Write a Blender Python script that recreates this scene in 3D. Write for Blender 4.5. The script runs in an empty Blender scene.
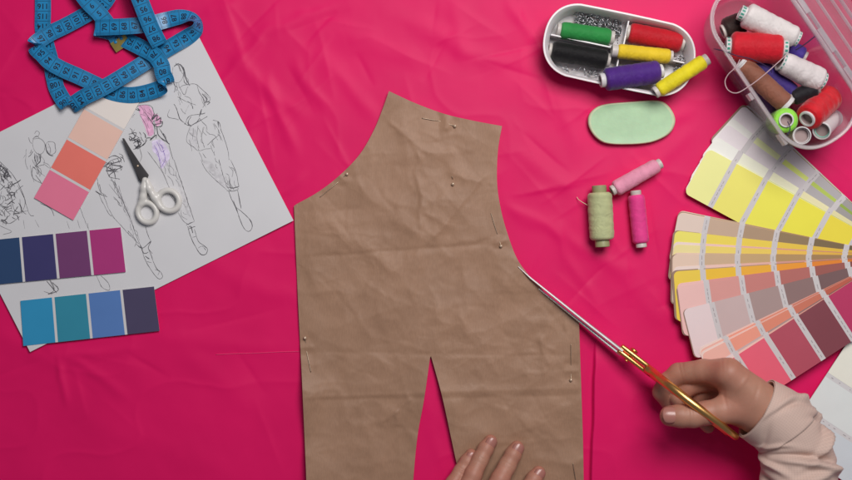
import bpy, bmesh, math, random
import numpy as np
from mathutils import Vector, Matrix
from mathutils.geometry import delaunay_2d_cdt

random.seed(7)
rng = np.random.default_rng(11)
scene = bpy.context.scene
class _Link:
    @property
    def objects(s): return bpy.context.scene.collection.objects
COL = _Link()
H = 1.2                      # camera height above the table, metres; 1 photo pixel = 1 mm on the table
MM = 0.001

def P(px, py, z=0.0):
    """photo pixel seen at height z (mm) -> world metres"""
    k = (H - z * MM) / H
    return np.array([(px - 426.0) * MM * k, (240.0 - py) * MM * k, z * MM])

def nrm(v):
    v = np.asarray(v, float)
    n = np.linalg.norm(v)
    return v / n if n > 1e-12 else v

# ------------------------------------------------------------------ colours / materials
def lin(c):
    c = c / 255.0
    return c / 12.92 if c <= 0.04045 else ((c + 0.055) / 1.055) ** 2.4

def RGB(r, g, b, f=1.0):
    return tuple(min(0.92, lin(v) / f) for v in (r, g, b))

def SW(r, g, b):             # a printed colour read off the photo, undoing the photo's dim exposure
    return RGB(r, g, b, 0.62)

MATS = {}
def mat(name, col, rough=0.5, metal=0.0, spec=0.5, var=0.08, vscale=60.0, bump=0.0, bscale=400.0,
        sss=0.0, sheen=0.0, coat=0.0, bdist=0.0004):
    if name in MATS: return MATS[name]
    m = bpy.data.materials.new(name); m.use_nodes = True
    nt = m.node_tree; N = nt.nodes; L = nt.links
    bs = N['Principled BSDF']
    tc = N.new('ShaderNodeTexCoord')
    no = N.new('ShaderNodeTexNoise'); no.inputs['Scale'].default_value = vscale; no.inputs['Detail'].default_value = 5
    L.new(tc.outputs['Object'], no.inputs['Vector'])
    hs = N.new('ShaderNodeHueSaturation'); hs.inputs['Color'].default_value = (*col, 1)
    mr = N.new('ShaderNodeMapRange')
    mr.inputs[1].default_value = 0.25; mr.inputs[2].default_value = 0.75
    mr.inputs[3].default_value = 1 - var; mr.inputs[4].default_value = 1 + var
    L.new(no.outputs['Fac'], mr.inputs[0]); L.new(mr.outputs[0], hs.inputs['Value'])
    L.new(hs.outputs[0], bs.inputs['Base Color'])
    rr = N.new('ShaderNodeMapRange'); rr.inputs[3].default_value = max(0.02, rough - 0.05); rr.inputs[4].default_value = min(1, rough + 0.05)
    L.new(no.outputs['Fac'], rr.inputs[0]); L.new(rr.outputs[0], bs.inputs['Roughness'])
    bs.inputs['Metallic'].default_value = metal
    bs.inputs['Specular IOR Level'].default_value = spec
    bs.inputs['Coat Weight'].default_value = coat
    bs.inputs['Coat Roughness'].default_value = 0.15
    if sheen:
        bs.inputs['Sheen Weight'].default_value = sheen
        bs.inputs['Sheen Roughness'].default_value = 0.4
    if sss:
        bs.inputs['Subsurface Weight'].default_value = sss
        bs.inputs['Subsurface Radius'].default_value = (1.0, 0.4, 0.25)
        bs.inputs['Subsurface Scale'].default_value = 0.003
    if bump:
        n2 = N.new('ShaderNodeTexNoise'); n2.inputs['Scale'].default_value = bscale; n2.inputs['Detail'].default_value = 6
        L.new(tc.outputs['Object'], n2.inputs['Vector'])
        b = N.new('ShaderNodeBump'); b.inputs['Strength'].default_value = bump; b.inputs['Distance'].default_value = bdist
        L.new(n2.outputs['Fac'], b.inputs['Height']); L.new(b.outputs[0], bs.inputs['Normal'])
    MATS[name] = m
    return m

def thread_mat(name, col, rough=0.55, sheen=0.25):
    """wound thread: fine helical wraps along the spool's local Z"""
    if name in MATS: return MATS[name]
    m = mat(name, col, rough=rough, var=0.14, vscale=90, spec=0.35, sheen=sheen)
    nt = m.node_tree; N = nt.nodes; L = nt.links; bs = N['Principled BSDF']
    tc = N.new('ShaderNodeTexCoord')
    w = N.new('ShaderNodeTexWave'); w.bands_direction = 'Z'; w.inputs['Scale'].default_value = 400
    w.inputs['Distortion'].default_value = 3.5; w.inputs['Detail'].default_value = 3; w.inputs['Detail Scale'].default_value = 0.6
    L.new(tc.outputs['Object'], w.inputs['Vector'])
    w2 = N.new('ShaderNodeTexWave'); w2.bands_direction = 'Z'; w2.inputs['Scale'].default_value = 40
    w2.inputs['Distortion'].default_value = 14; w2.inputs['Detail'].default_value = 4; w2.inputs['Detail Scale'].default_value = 2.5
    L.new(tc.outputs['Object'], w2.inputs['Vector'])
    ad = N.new('ShaderNodeMath'); ad.operation = 'ADD'
    L.new(w.outputs['Fac'], ad.inputs[0]); L.new(w2.outputs['Fac'], ad.inputs[1])
    b = N.new('ShaderNodeBump'); b.inputs['Strength'].default_value = 0.5; b.inputs['Distance'].default_value = 0.0004
    L.new(ad.outputs[0], b.inputs['Height']); L.new(b.outputs[0], bs.inputs['Normal'])
    return m

def clear_mat(name, tint=(1, 1, 1), haze=0.16, rough=0.12):
    """thin clear moulded plastic: see-through, Fresnel gloss and a slight milky haze"""
    m = bpy.data.materials.new(name); m.use_nodes = True
    nt = m.node_tree; N = nt.nodes; L = nt.links
    N.remove(N['Principled BSDF'])
    out = N['Material Output']
    tr = N.new('ShaderNodeBsdfTransparent'); tr.inputs[0].default_value = (*tint, 1)
    df = N.new('ShaderNodeBsdfDiffuse'); df.inputs[0].default_value = (0.8, 0.78, 0.8, 1)
    tl = N.new('ShaderNodeBsdfTranslucent'); tl.inputs[0].default_value = (0.8, 0.78, 0.8, 1)
    mx0 = N.new('ShaderNodeMixShader'); mx0.inputs[0].default_value = 0.4
    L.new(df.outputs[0], mx0.inputs[1]); L.new(tl.outputs[0], mx0.inputs[2])
    no = N.new('ShaderNodeTexNoise'); no.inputs['Scale'].default_value = 45; no.inputs['Detail'].default_value = 4
    tc = N.new('ShaderNodeTexCoord'); L.new(tc.outputs['Object'], no.inputs['Vector'])
    mr = N.new('ShaderNodeMapRange'); mr.inputs[3].default_value = haze * 0.5; mr.inputs[4].default_value = haze * 1.5
    L.new(no.outputs['Fac'], mr.inputs[0])
    mx1 = N.new('ShaderNodeMixShader'); L.new(mr.outputs[0], mx1.inputs[0])
    L.new(tr.outputs[0], mx1.inputs[1]); L.new(mx0.outputs[0], mx1.inputs[2])
    gl = N.new('ShaderNodeBsdfGlossy'); gl.inputs['Roughness'].default_value = rough
    fr = N.new('ShaderNodeLayerWeight'); fr.inputs['Blend'].default_value = 0.5
    pw = N.new('ShaderNodeMath'); pw.operation = 'POWER'; pw.inputs[1].default_value = 4.0; L.new(fr.outputs['Facing'], pw.inputs[0])
    sc_ = N.new('ShaderNodeMath'); sc_.operation = 'MULTIPLY_ADD'; sc_.inputs[1].default_value = 0.45; sc_.inputs[2].default_value = 0.035; L.new(pw.outputs[0], sc_.inputs[0])
    mx2 = N.new('ShaderNodeMixShader'); L.new(sc_.outputs[0], mx2.inputs[0])
    L.new(mx1.outputs[0], mx2.inputs[1]); L.new(gl.outputs[0], mx2.inputs[2])
    L.new(mx2.outputs[0], out.inputs[0])
    MATS[name] = m
    return m

# ------------------------------------------------------------------ object helpers
ROOT = {}
def thing(name, label, cat, loc=(0, 0, 0), group=None, rot=None):
    o = bpy.data.objects.new(name, None); COL.objects.link(o)
    o.empty_display_size = 0.01
    o.location = loc
    if rot is not None: o.rotation_euler = rot
    o['label'] = label; o['category'] = cat
    if group: o['group'] = group
    ROOT[o.name] = np.array(loc, float)
    return o

def tag(o, label, cat, group=None):
    o['label'] = label; o['category'] = cat
    if group: o['group'] = group
    return o

def base_of(parent):
    while parent.parent: parent = parent.parent
    return ROOT[parent.name]

def mesh(name, verts, faces, m, parent=None, smooth=True, local=False, mids=None, auto=None, origin=None):
    verts = np.asarray(verts, float)
    if parent is not None and not local:
        verts = verts - base_of(parent)
    if origin is not None:
        verts = verts - np.asarray(origin)
    me = bpy.data.meshes.new(name)
    if isinstance(faces, np.ndarray): faces = faces.tolist()
    me.from_pydata(verts.tolist(), [], faces)
    ms = m if isinstance(m, (list, tuple)) else [m]
    for x in ms: me.materials.append(x)
    if mids is not None:
        me.polygons.foreach_set('material_index', np.asarray(mids, np.int32))
    me.polygons.foreach_set('use_smooth', [bool(smooth)] * len(me.polygons))
    me.update()
    o = bpy.data.objects.new(name, me); COL.objects.link(o)
    if origin is not None: o.location = origin
    if parent is not None: o.parent = parent
    if auto is not None:
        me.set_sharp_from_angle(angle=math.radians(auto))
    return o

def solid(o, t, off=-1.0):
    md = o.modifiers.new('thickness', 'SOLIDIFY'); md.thickness = t; md.offset = off
    return o

class MB:
    """collects pieces into one mesh"""
    def __init__(s): s.v = []; s.f = []; s.m = []; s.n = 0
    def add(s, v, f, mi=0):
        v = np.asarray(v, float)
        s.v.append(v)
        for q in f: s.f.append([int(i) + s.n for i in q]); s.m.append(mi)
        s.n += len(v)
    def build(s, name, m, parent=None, **k):
        return mesh(name, np.concatenate(s.v), s.f, m, parent, mids=s.m, **k)

def frames(pts, up=(0, 0, 1)):
    pts = np.asarray(pts, float)
    T = np.gradient(pts, axis=0)
    T /= np.maximum(np.linalg.norm(T, axis=1, keepdims=True), 1e-9)
    U = []; u = np.cross(T[0], np.asarray(up, float))
    if np.linalg.norm(u) < 1e-3: u = np.cross(T[0], (1, 0, 0.1))
    u = nrm(u)
    for t in T:
        u = nrm(u - t * np.dot(u, t)); U.append(u)
    U = np.array(U); V = np.cross(U, T)
    return T, U, V

def tube(pts, r, seg=10, flat=1.0, cap=True):
    pts = np.asarray(pts, float); n = len(pts)
    r = np.broadcast_to(np.asarray(r, float), (n,))
    T, U, V = frames(pts)
    a = np.linspace(0, 2 * np.pi, seg, endpoint=False)
    ring = (U[:, None] * np.cos(a)[None, :, None] * flat + V[:, None] * np.sin(a)[None, :, None]) * r[:, None, None] + pts[:, None]
    v = ring.reshape(-1, 3); f = []
    for i in range(n - 1):
        for j in range(seg):
            k = (j + 1) % seg
            f.append([i * seg + j, (i + 1) * seg + j, (i + 1) * seg + k, i * seg + k])
    if cap:
        f.append(list(range(seg))); f.append([(n - 1) * seg + j for j in range(seg)][::-1])
    return v, f

def lathe(prof, seg=40, closed=False):
    """prof (r,z); axis local Z"""
    prof = np.asarray(prof, float); n = len(prof)
    a = np.linspace(0, 2 * np.pi, seg, endpoint=False)
    v = np.stack([prof[:, None, 0] * np.cos(a), prof[:, None, 0] * np.sin(a), np.broadcast_to(prof[:, None, 1], (n, seg))], -1).reshape(-1, 3)
    f = []
    rows = n if closed else n - 1
    for i in range(rows):
        i2 = (i + 1) % n
        for j in range(seg):
            k = (j + 1) % seg
            f.append([i * seg + j, i * seg + k, i2 * seg + k, i2 * seg + j])
    return v, f

def catmull(pts, step):
    pts = np.asarray(pts, float)
    p = np.vstack([2 * pts[0] - pts[1], pts, 2 * pts[-1] - pts[-2]])
    out = []
    for i in range(1, len(p) - 2):
        d = np.linalg.norm((p[i + 1] - p[i])[:3]); n = max(2, int(d / step))
        t = np.linspace(0, 1, n, endpoint=False)[:, None]
        a, b, c, e = p[i - 1], p[i], p[i + 1], p[i + 2]
        out.append(0.5 * ((2 * b) + (-a + c) * t + (2 * a - 5 * b + 4 * c - e) * t ** 2 + (-a + 3 * b - 3 * c + e) * t ** 3))
    out.append(p[-2][None])
    return np.vstack(out)

def ball(c, r, seg=14):
    v = []; f = []; rings = seg // 2
    r = np.broadcast_to(np.asarray(r, float), (3,))
    for i in range(rings + 1):
        th = math.pi * i / rings
        for j in range(seg):
            ph = 2 * math.pi * j / seg
            v.append([c[0] + r[0] * math.sin(th) * math.cos(ph), c[1] + r[1] * math.sin(th) * math.sin(ph), c[2] + r[2] * math.cos(th)])
    for i in range(rings):
        for j in range(seg):
            k = (j + 1) % seg
            f.append([i * seg + j, (i + 1) * seg + j, (i + 1) * seg + k, i * seg + k])
    return np.array(v), f

# ---- noise
_tab = rng.random((256, 256))
def vnoise(x, y):
    xi = np.floor(x).astype(int); yi = np.floor(y).astype(int)
    fx = x - xi; fy = y - yi
    fx = fx ** 3 * (fx * (fx * 6 - 15) + 10); fy = fy ** 3 * (fy * (fy * 6 - 15) + 10)
    a = _tab[xi % 256, yi % 256]; b = _tab[(xi + 1) % 256, yi % 256]
    c = _tab[xi % 256, (yi + 1) % 256]; d = _tab[(xi + 1) % 256, (yi + 1) % 256]
    return (a * (1 - fx) + b * fx) * (1 - fy) + (c * (1 - fx) + d * fx) * fy - 0.5
def fbm(x, y, o=4):
    s = 0; a = 1
    for i in range(o):
        s = s + a * vnoise(x + 17.3 * i, y + 5.1 * i); x = x * 2.03; y = y * 2.03; a *= 0.5
    return s

# ---- implicit surfaces
def cap_sdf(p, a, b, ra, rb):
    a = np.asarray(a); b = np.asarray(b); ba = b - a
    t = np.clip(((p - a) @ ba) / max(ba @ ba, 1e-12), 0, 1)
    return np.linalg.norm(p - a - t[..., None] * ba, axis=-1) - (ra + t * (rb - ra))
def smin(a, b, k):
    h = np.clip(0.5 + 0.5 * (b - a) / k, 0, 1)
    return b * (1 - h) + a * h - k * h * (1 - h)

def surface_nets(fn, lo, hi, res):
    lo = np.asarray(lo, float); hi = np.asarray(hi, float)
    n = np.ceil((hi - lo) / res).astype(int) + 1
    ax = [lo[i] + np.arange(n[i]) * res for i in range(3)]
    g = np.stack(np.meshgrid(*ax, indexing='ij'), -1)
    F = fn(g.reshape(-1, 3)).reshape(n)
    S = F < 0
    c = n - 1
    corners = [(i, j, k) for i in (0, 1) for j in (0, 1) for k in (0, 1)]
    cnt = np.zeros(c, int)
    for (i, j, k) in corners: cnt += S[i:i + c[0], j:j + c[1], k:k + c[2]]
    act = (cnt > 0) & (cnt < 8)
    idx = -np.ones(c, int); I = np.argwhere(act); idx[act] = np.arange(len(I))
    acc = np.zeros((len(I), 3)); w = np.zeros(len(I))
    for a in corners:
        for d in range(3):
            if a[d]: continue
            b = list(a); b[d] = 1
            fa = F[I[:, 0] + a[0], I[:, 1] + a[1], I[:, 2] + a[2]]; fb = F[I[:, 0] + b[0], I[:, 1] + b[1], I[:, 2] + b[2]]
            x = (fa < 0) != (fb < 0)
            t = np.where(x, fa / np.where(np.abs(fa - fb) < 1e-12, 1, fa - fb), 0)
            pos = np.array(a, float)[None].repeat(len(I), 0); pos[:, d] = t
            acc[x] += pos[x]; w[x] += 1
    V = lo + (I + acc / np.maximum(w, 1)[:, None]) * res
    faces = []
    for d in range(3):
        u, v = [(1, 2), (2, 0), (0, 1)][d]
        sl0 = [slice(None)] * 3; sl1 = [slice(None)] * 3
        sl0[d] = slice(0, -1); sl1[d] = slice(1, None)
        X = S[tuple(sl0)] != S[tuple(sl1)]
        E = np.argwhere(X)
        ok = (E[:, u] > 0) & (E[:, v] > 0) & (E[:, u] < c[u]) & (E[:, v] < c[v])
        E = E[ok]
        def cell(du, dv):
            q = E.copy(); q[:, u] -= du; q[:, v] -= dv
            return idx[q[:, 0], q[:, 1], q[:, 2]]
        quad = np.stack([cell(1, 1), cell(0, 1), cell(0, 0), cell(1, 0)], 1)
        flip = ~S[E[:, 0], E[:, 1], E[:, 2]]
        quad[flip] = quad[flip][:, ::-1]
        faces.append(quad)
    return V, np.concatenate(faces)

# ---- text
_TXT = {}
def text_geo(s):
    """flat letters of unit size, centred; returns verts (n,2), faces"""
    if s in _TXT: return _TXT[s]
    cu = bpy.data.curves.new('lettering', 'FONT'); cu.body = s; cu.align_x = 'CENTER'; cu.align_y = 'CENTER'; cu.size = 1; cu.offset = 0.018
    cu.resolution_u = 3
    o = bpy.data.objects.new('lettering', cu)
    me = bpy.data.meshes.new_from_object(o)
    v = np.array([x.co[:2] for x in me.vertices]); f = [list(p.vertices) for p in me.polygons]
    bpy.data.objects.remove(o); bpy.data.meshes.remove(me); bpy.data.curves.remove(cu)
    _TXT[s] = (v, f)
    return v, f

# ================================================================== CLOTH
CREASES = []   # (px0,py0,px1,py1, amp mm, width mm, asym)
def crease(*a): CREASES.append(a)
for c in [
    (212, 96, 262, 30, 1.6, 9), (262, 30, 330, 8, 1.2, 10), (238, 60, 300, 118, 1.0, 12), (270, 80, 292, 150, 1.3, 9),
    (300, 20, 420, 62, 0.9, 16), (410, 20, 520, 66, 1.2, 14), (508, 0, 548, 60, 1.3, 10), (455, 2, 470, 60, 0.8, 14),
    (330, 60, 372, 118, 0.9, 12), (262, 112, 246, 160, 1.0, 10), (555, 80, 580, 150, 0.9, 12), (520, 150, 578, 190, 0.9, 14),
    (510, 205, 560, 245, 1.0, 10), (545, 225, 640, 275, 0.9, 14), (560, 250, 600, 318, 0.8, 10), (612, 265, 668, 330, 0.8, 15),
    (850, 20, 842, 96, 0.9, 14), (780, 150, 848, 190, 0.9, 12), (200, 260, 290, 300, 0.9, 16), (160, 340, 290, 345, 0.7, 14),
    (60, 362, 64, 404, 1.2, 6), (60, 358, 130, 350, 0.9, 9), (70, 362, 130, 394, 0.9, 8), (180, 352, 250, 400, 0.8, 18),
    (0, 330, 60, 372, 0.7, 16), (12, 20, 60, 80, 0.6, 18), (2, 90, 40, 60, 0.7, 12), (90, 420, 220, 470, 0.7, 24),
    (420, 380, 440, 470, 0.5, 10), (620, 380, 650, 470, 0.9, 18), (690, 440, 740, 478, 0.8, 14), (300, 175, 262, 205, 0.9, 9),
    (640, 120, 690, 110, 0.7, 12), (690, 130, 640, 180, 0.7, 14), (205, 10, 240, 2, 0.8, 10), (325, 110, 300, 60, 0.8, 9),
]: crease(*c)

SHARP = []
_q = random.Random(23)
for (cx_, cy_, sx_, sy_, n_) in ((262, 70, 40, 42, 20), (410, 35, 90, 24, 12), (320, 110, 40, 36, 7), (560, 230, 42, 40, 10), (640, 250, 30, 50, 7), (80, 380, 60, 30, 9), (520, 90, 30, 50, 8), (835, 150, 30, 40, 4), (230, 420, 60, 40, 5), (15, 60, 20, 40, 4), (600, 290, 40, 30, 6)):
    for _ in range(n_):
        ax_ = cx_ + _q.gauss(0, sx_); ay_ = cy_ + _q.gauss(0, sy_); an_ = _q.choice([.5, 1.0, 1.9, 2.4, 2.7, 1.3]) + _q.uniform(-.3, .3); l_ = _q.uniform(18, 56)
        SHARP.append((ax_ - math.cos(an_) * l_, ay_ - math.sin(an_) * l_, ax_ + math.cos(an_) * l_, ay_ + math.sin(an_) * l_, _q.choice([1, 1, -1]) * _q.uniform(.4, 1.2), _q.uniform(2.6, 6.5)))
def cloth_h(x, y):
    """cloth relief in mm; x,y photo-pixel coordinates"""
    x = np.asarray(x, float); y = np.asarray(y, float)
    wx = x + 10 * fbm(x / 60, y / 60, 3); wy = y + 10 * fbm(x / 60 + 40, y / 60 + 9, 3)
    h = 1.3 * fbm(x / 190 + 3, y / 190, 3) + 0.55 * fbm(x / 46 + 7, y / 60, 3)
    rid = 1 - np.abs(2 * vnoise(wx / 95 + 31, wy / 70 + 12)) * 2.2
    h = h + 0.4 * np.clip(rid, 0, 1) ** 4
    for (x0, y0, x1, y1, amp, w) in CREASES:
        dx, dy = x1 - x0, y1 - y0; L = math.hypot(dx, dy)
        t = ((wx - x0) * dx + (wy - y0) * dy) / L / L
        d = ((wx - x0) * -dy + (wy - y0) * dx) / L
        env = np.exp(-np.clip(np.abs(t - 0.5) - 0.3, 0, None) ** 2 / 0.06)
        h = h + 0.95 * amp * env * np.exp(-(d / (w * 0.65)) ** 2)
    for (x0, y0, x1, y1, amp, w) in SHARP:
        cx, cy = (x0 + x1) / 2, (y0 + y1) / 2; L = math.hypot(x1 - x0, y1 - y0); dx, dy = (x1 - x0) / L, (y1 - y0) / L
        t = ((x - cx) * dx + (y - cy) * dy) / (L / 2); d = (x - cx) * -dy + (y - cy) * dx + 2.2 * (wx - x) / 10
        tt = np.clip(1 - t * t, 0, 1)
        h = h + .78 * amp * tt * np.where(d > 0, np.exp(-np.abs(d) / (w * 2.2)), np.exp(-np.abs(d) / (w * .7)))
    # fold of the lower layer running along the right edge of the pattern
    fx = 595 - (y - 340) * 0.035 + 1.2 * fbm(y / 30, y * 0 + 2, 2)
    env = 1 / (1 + np.exp(-(y - 352) / 7.0))
    d = x - fx
    h = h + env * (4.8 / (1 + np.exp(-np.clip(d * 2.4, -40, 40))) * np.exp(-np.clip(d, 0, None) / 22) - 0.8 * np.exp(-((d + 3) / 4) ** 2))
    # keep it calm beneath the sketch sheet and the pattern
    return h

def build_cloth():
    step = 1.6
    xs = np.concatenate([np.arange(-130, 578, step), np.arange(578, 606, .45), np.arange(606, 990, step)]); ys = np.arange(-130, 640, step)
    X, Y = np.meshgrid(xs, ys, indexing='ij')
    Z = cloth_h(X, Y)
    v = np.stack([(X - 426) * MM, (240 - Y) * MM, Z * MM], -1).reshape(-1, 3)
    nx, ny = X.shape
    i = np.arange(nx - 1)[:, None] * ny + np.arange(ny - 1)[None]
    f = np.stack([i, i + ny, i + ny + 1, i + 1], -1).reshape(-1, 4)
    f = f[:, ::-1]
    m = mat('pink_satin', (0.80, 0.007, 0.128), rough=0.5, var=0.05, vscale=14, spec=0.2, sheen=0.0)
    nt = m.node_tree; N = nt.nodes; L = nt.links; bs = N['Principled BSDF']
    bs.inputs['Sheen Weight'].default_value = 0.05; bs.inputs['Sheen Roughness'].default_value = 0.5
    bs.inputs['Sheen Tint'].default_value = (1, 0.45, 0.75, 1)
    tc = N.new('ShaderNodeTexCoord')
    wv = N.new('ShaderNodeTexWave'); wv.inputs['Scale'].default_value = 420; wv.bands_direction = 'X'; wv.inputs['Distortion'].default_value = 1.5
    wv2 = N.new('ShaderNodeTexWave'); wv2.inputs['Scale'].default_value = 420; wv2.bands_direction = 'Y'; wv2.inputs['Distortion'].default_value = 1.5
    L.new(tc.outputs['Object'], wv.inputs[0]); L.new(tc.outputs['Object'], wv2.inputs[0])
    mu = N.new('ShaderNodeMath'); mu.operation = 'ADD'; L.new(wv.outputs['Fac'], mu.inputs[0]); L.new(wv2.outputs['Fac'], mu.inputs[1])
    n2 = N.new('ShaderNodeTexNoise'); n2.inputs['Scale'].default_value = 120; n2.inputs['Detail'].default_value = 5
    L.new(tc.outputs['Object'], n2.inputs['Vector'])
    b1 = N.new('ShaderNodeBump'); b1.inputs['Strength'].default_value = 0.15; b1.inputs['Distance'].default_value = 0.0003; L.new(n2.outputs['Fac'], b1.inputs['Height'])
    b2 = N.new('ShaderNodeBump'); b2.inputs['Strength'].default_value = 0.08; b2.inputs['Distance'].default_value = 0.0002
    L.new(mu.outputs[0], b2.inputs['Height']); L.new(b1.outputs[0], b2.inputs['Normal']); L.new(b2.outputs[0], bs.inputs['Normal'])
    o = mesh('tabletop_cloth', v, f, m)
    o['kind'] = 'structure'
    # the table itself, wholly covered by the cloth
    bm = bmesh.new(); bmesh.ops.create_cube(bm, size=1)
    bmesh.ops.scale(bm, vec=(1.10, 0.75, 0.03), verts=bm.verts); bmesh.ops.translate(bm, vec=(0.0, -0.01, -0.02), verts=bm.verts)
    me = bpy.data.meshes.new('tabletop'); bm.to_mesh(me); bm.free()
    me.materials.append(mat('table_wood', (0.25, 0.15, 0.08), rough=0.5, bump=0.2, bscale=60))
    t = bpy.data.objects.new('tabletop', me); COL.objects.link(t); t['kind'] = 'structure'
build_cloth()

def rest(px, py, r=0):
    q = [(px, py)] if not r else [(px + r * math.cos(a), py + r * math.sin(a)) for a in np.linspace(0, 6.28, 9)] + [(px, py)]
    return max(float(cloth_h(a, b)) for a, b in q)

def fill_region(outline, step):
    """triangulated sheet inside an outline (photo pixels)"""
    outline = np.asarray(outline, float)
    dense = []
    for i in range(len(outline)):
        a, b = outline[i], outline[(i + 1) % len(outline)]
        n = max(1, int(np.linalg.norm(b - a) / step))
        for k in range(n): dense.append(a + (b - a) * k / n)
    nb = len(dense)
    lo = outline.min(0); hi = outline.max(0)
    gx, gy = np.meshgrid(np.arange(lo[0], hi[0], step), np.arange(lo[1], hi[1], step))
    gy = gy + (np.arange(gx.shape[1]) % 2)[None] * step * 0.5
    pts = np.stack([gx.ravel(), gy.ravel()], 1)
    D = np.array(dense)
    ins = np.zeros(len(pts), bool)
    for i in range(nb):
        a, b = D[i], D[(i + 1) % nb]
        c = ((a[1] > pts[:, 1]) != (b[1] > pts[:, 1]))
        xx = (b[0] - a[0]) * (pts[:, 1] - a[1]) / np.where(b[1] == a[1], 1e-9, b[1] - a[1]) + a[0]
        ins ^= c & (pts[:, 0] < xx)
    pts = pts[ins]
    dmin = np.concatenate([np.min(np.linalg.norm(c_[:, None] - D[None], axis=-1), axis=1) for c_ in np.array_split(pts, max(1, len(pts) // 4000))])
    pts = pts[dmin > step * 0.7]
    allp = [Vector(p) for p in np.vstack([D, pts])]
    r = delaunay_2d_cdt(allp, [(i, (i + 1) % nb) for i in range(nb)], [], 1, 1e-5)
    V = np.array([list(p) for p in r[0]]); Fc = [list(q) for q in r[2]]
    return V, Fc, D

def smooth_poly(pts, closed=False):
    return catmull(np.asarray(pts, float), 4)

def thick_sheet(v, f, t):
    v = np.asarray(v); nv = len(v); cnt = {}
    for q in f:
        for a, b in zip(q, list(q[1:]) + [q[0]]): cnt[(a, b)] = 1
    A_, B_, C_ = v[f[0][0]], v[f[0][1]], v[f[0][2]]
    if np.cross(B_ - A_, C_ - A_)[2] < 0: f = [list(q)[::-1] for q in f]; cnt = {(b, a): 1 for a, b in cnt}
    fs = [list(q) for q in f] + [[i + nv for i in q][::-1] for q in f]
    for (a, b) in cnt:
        if (b, a) not in cnt: fs.append([b, a, a + nv, b + nv])
    return np.vstack([v, v - np.array([0, 0, t])]), fs

# ================================================================== KRAFT PATTERN
neck = smooth_poly([(389, 91), (415, 103), (445, 114), (475, 121), (502, 126)])
armR = smooth_poly([(502, 126), (498, 150), (497, 180), (500, 205), (507, 232), (519, 262), (540, 287), (560, 306), (579, 321)])
armL = smooth_poly([(293, 206), (318, 192), (340, 175), (360, 154), (374, 130), (383, 108), (389, 91)])
OUT = np.vstack([neck[:-1], armR[:-1], [(579, 321), (581, 380), (583, 440), (584, 500), (585, 560), (478, 560), (470, 520)],
                 smooth_poly([(461, 484), (452, 442), (442, 396), (431, 356)]),
                 smooth_poly([(430, 358), (424, 400), (417, 440), (412, 500), (410, 560)]),
                 [(309, 560), (306, 470), (302, 380), (298, 300), (294, 206)][0:5], armL[1:-1]])
PFOLD = [(311, 257, 494, 243, -0.9, 5, 0), (296, 255, 510, 240, 0.5, 12, 0), (305, 352, 580, 356, -0.45, 4, 0), (303, 397, 582, 388, 0.6, 4, 0),
         (306, 400, 582, 395, -0.5, 4, 0), (418, 150, 421, 230, 0.8, 4, 0), (389, 122, 424, 152, 0.6, 4, 0), (424, 152, 455, 150, 0.5, 4, 0),
         (430, 240, 487, 172, 0.7, 4, 0), (420, 205, 450, 228, 0.5, 4, 0), (421, 230, 412, 300, 0.5, 6, 0), (380, 424, 412, 398, 0.8, 3, 0),
         (398, 426, 398, 410, 0.6, 3, 0), (437, 105, 440, 145, -0.6, 6, 0), (355, 180, 380, 205, 0.4, 6, 0), (310, 270, 400, 310, 0.5, 14, 0),
         (540, 335, 550, 365, 0.6, 4, 0), (536, 340, 556, 350, 0.5, 4, 0), (550, 320, 540, 375, 0.4, 4, 0), (470, 290, 540, 285, 0.4, 10, 0),
         (365, 420, 360, 470, 0.5, 10, 0), (480, 400, 560, 440, 0.4, 12, 0), (520, 420, 575, 470, 0.5, 10, 0), (445, 360, 540, 352, 0.4, 4, 0),
         (330, 330, 420, 300, 0.4, 9, 0), (345, 290, 375, 345, 0.35, 6, 0), (480, 180, 450, 170, 0.5, 4, 0), (455, 300, 470, 345, 0.35, 6, 0)]
_r = random.Random(5)
_cent = [(420, 190), (425, 240), (545, 350), (400, 300), (365, 330), (470, 300), (390, 420), (520, 420), (340, 240), (455, 160), (490, 350), (330, 400), (550, 300)]
for _ in range(230):
    cx_, cy_ = _r.choice(_cent); cx_ += _r.gauss(0, 38); cy_ += _r.gauss(0, 38); an_ = _r.choice([.1, .8, 1.5, 2.2, 2.8, 1.1]) + _r.uniform(-.4, .4); l_ = _r.uniform(8, 34)
    PFOLD.append((cx_ - math.cos(an_) * l_, cy_ - math.sin(an_) * l_, cx_ + math.cos(an_) * l_, cy_ + math.sin(an_) * l_, _r.choice([1, 1, -1]) * _r.uniform(.08, .2), _r.uniform(1.3, 2.6), 1))
for hx_, hy_, ax_, ay_ in ((455, 126, 439, 121), (347, 174, 337, 183), (501, 246, 497, 233), (305, 338, 307, 353), (571, 380, 571, 364), (578, 492, 576, 482)):
    mx_, my_ = (hx_ + ax_) / 2, (hy_ + ay_) / 2; ex_, ey_ = -(hy_ - ay_), hx_ - ax_; n_ = math.hypot(ex_, ey_); ex_ /= n_; ey_ /= n_
    for of_, am_ in ((-.5, -.35), (0, .5), (.5, -.35)):
        px_, py_ = mx_ + (hx_ - ax_) * of_, my_ + (hy_ - ay_) * of_
        PFOLD.append((px_ - ex_ * 7, py_ - ey_ * 7, px_ + ex_ * 7, py_ + ey_ * 7, am_, 3, 1))

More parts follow.
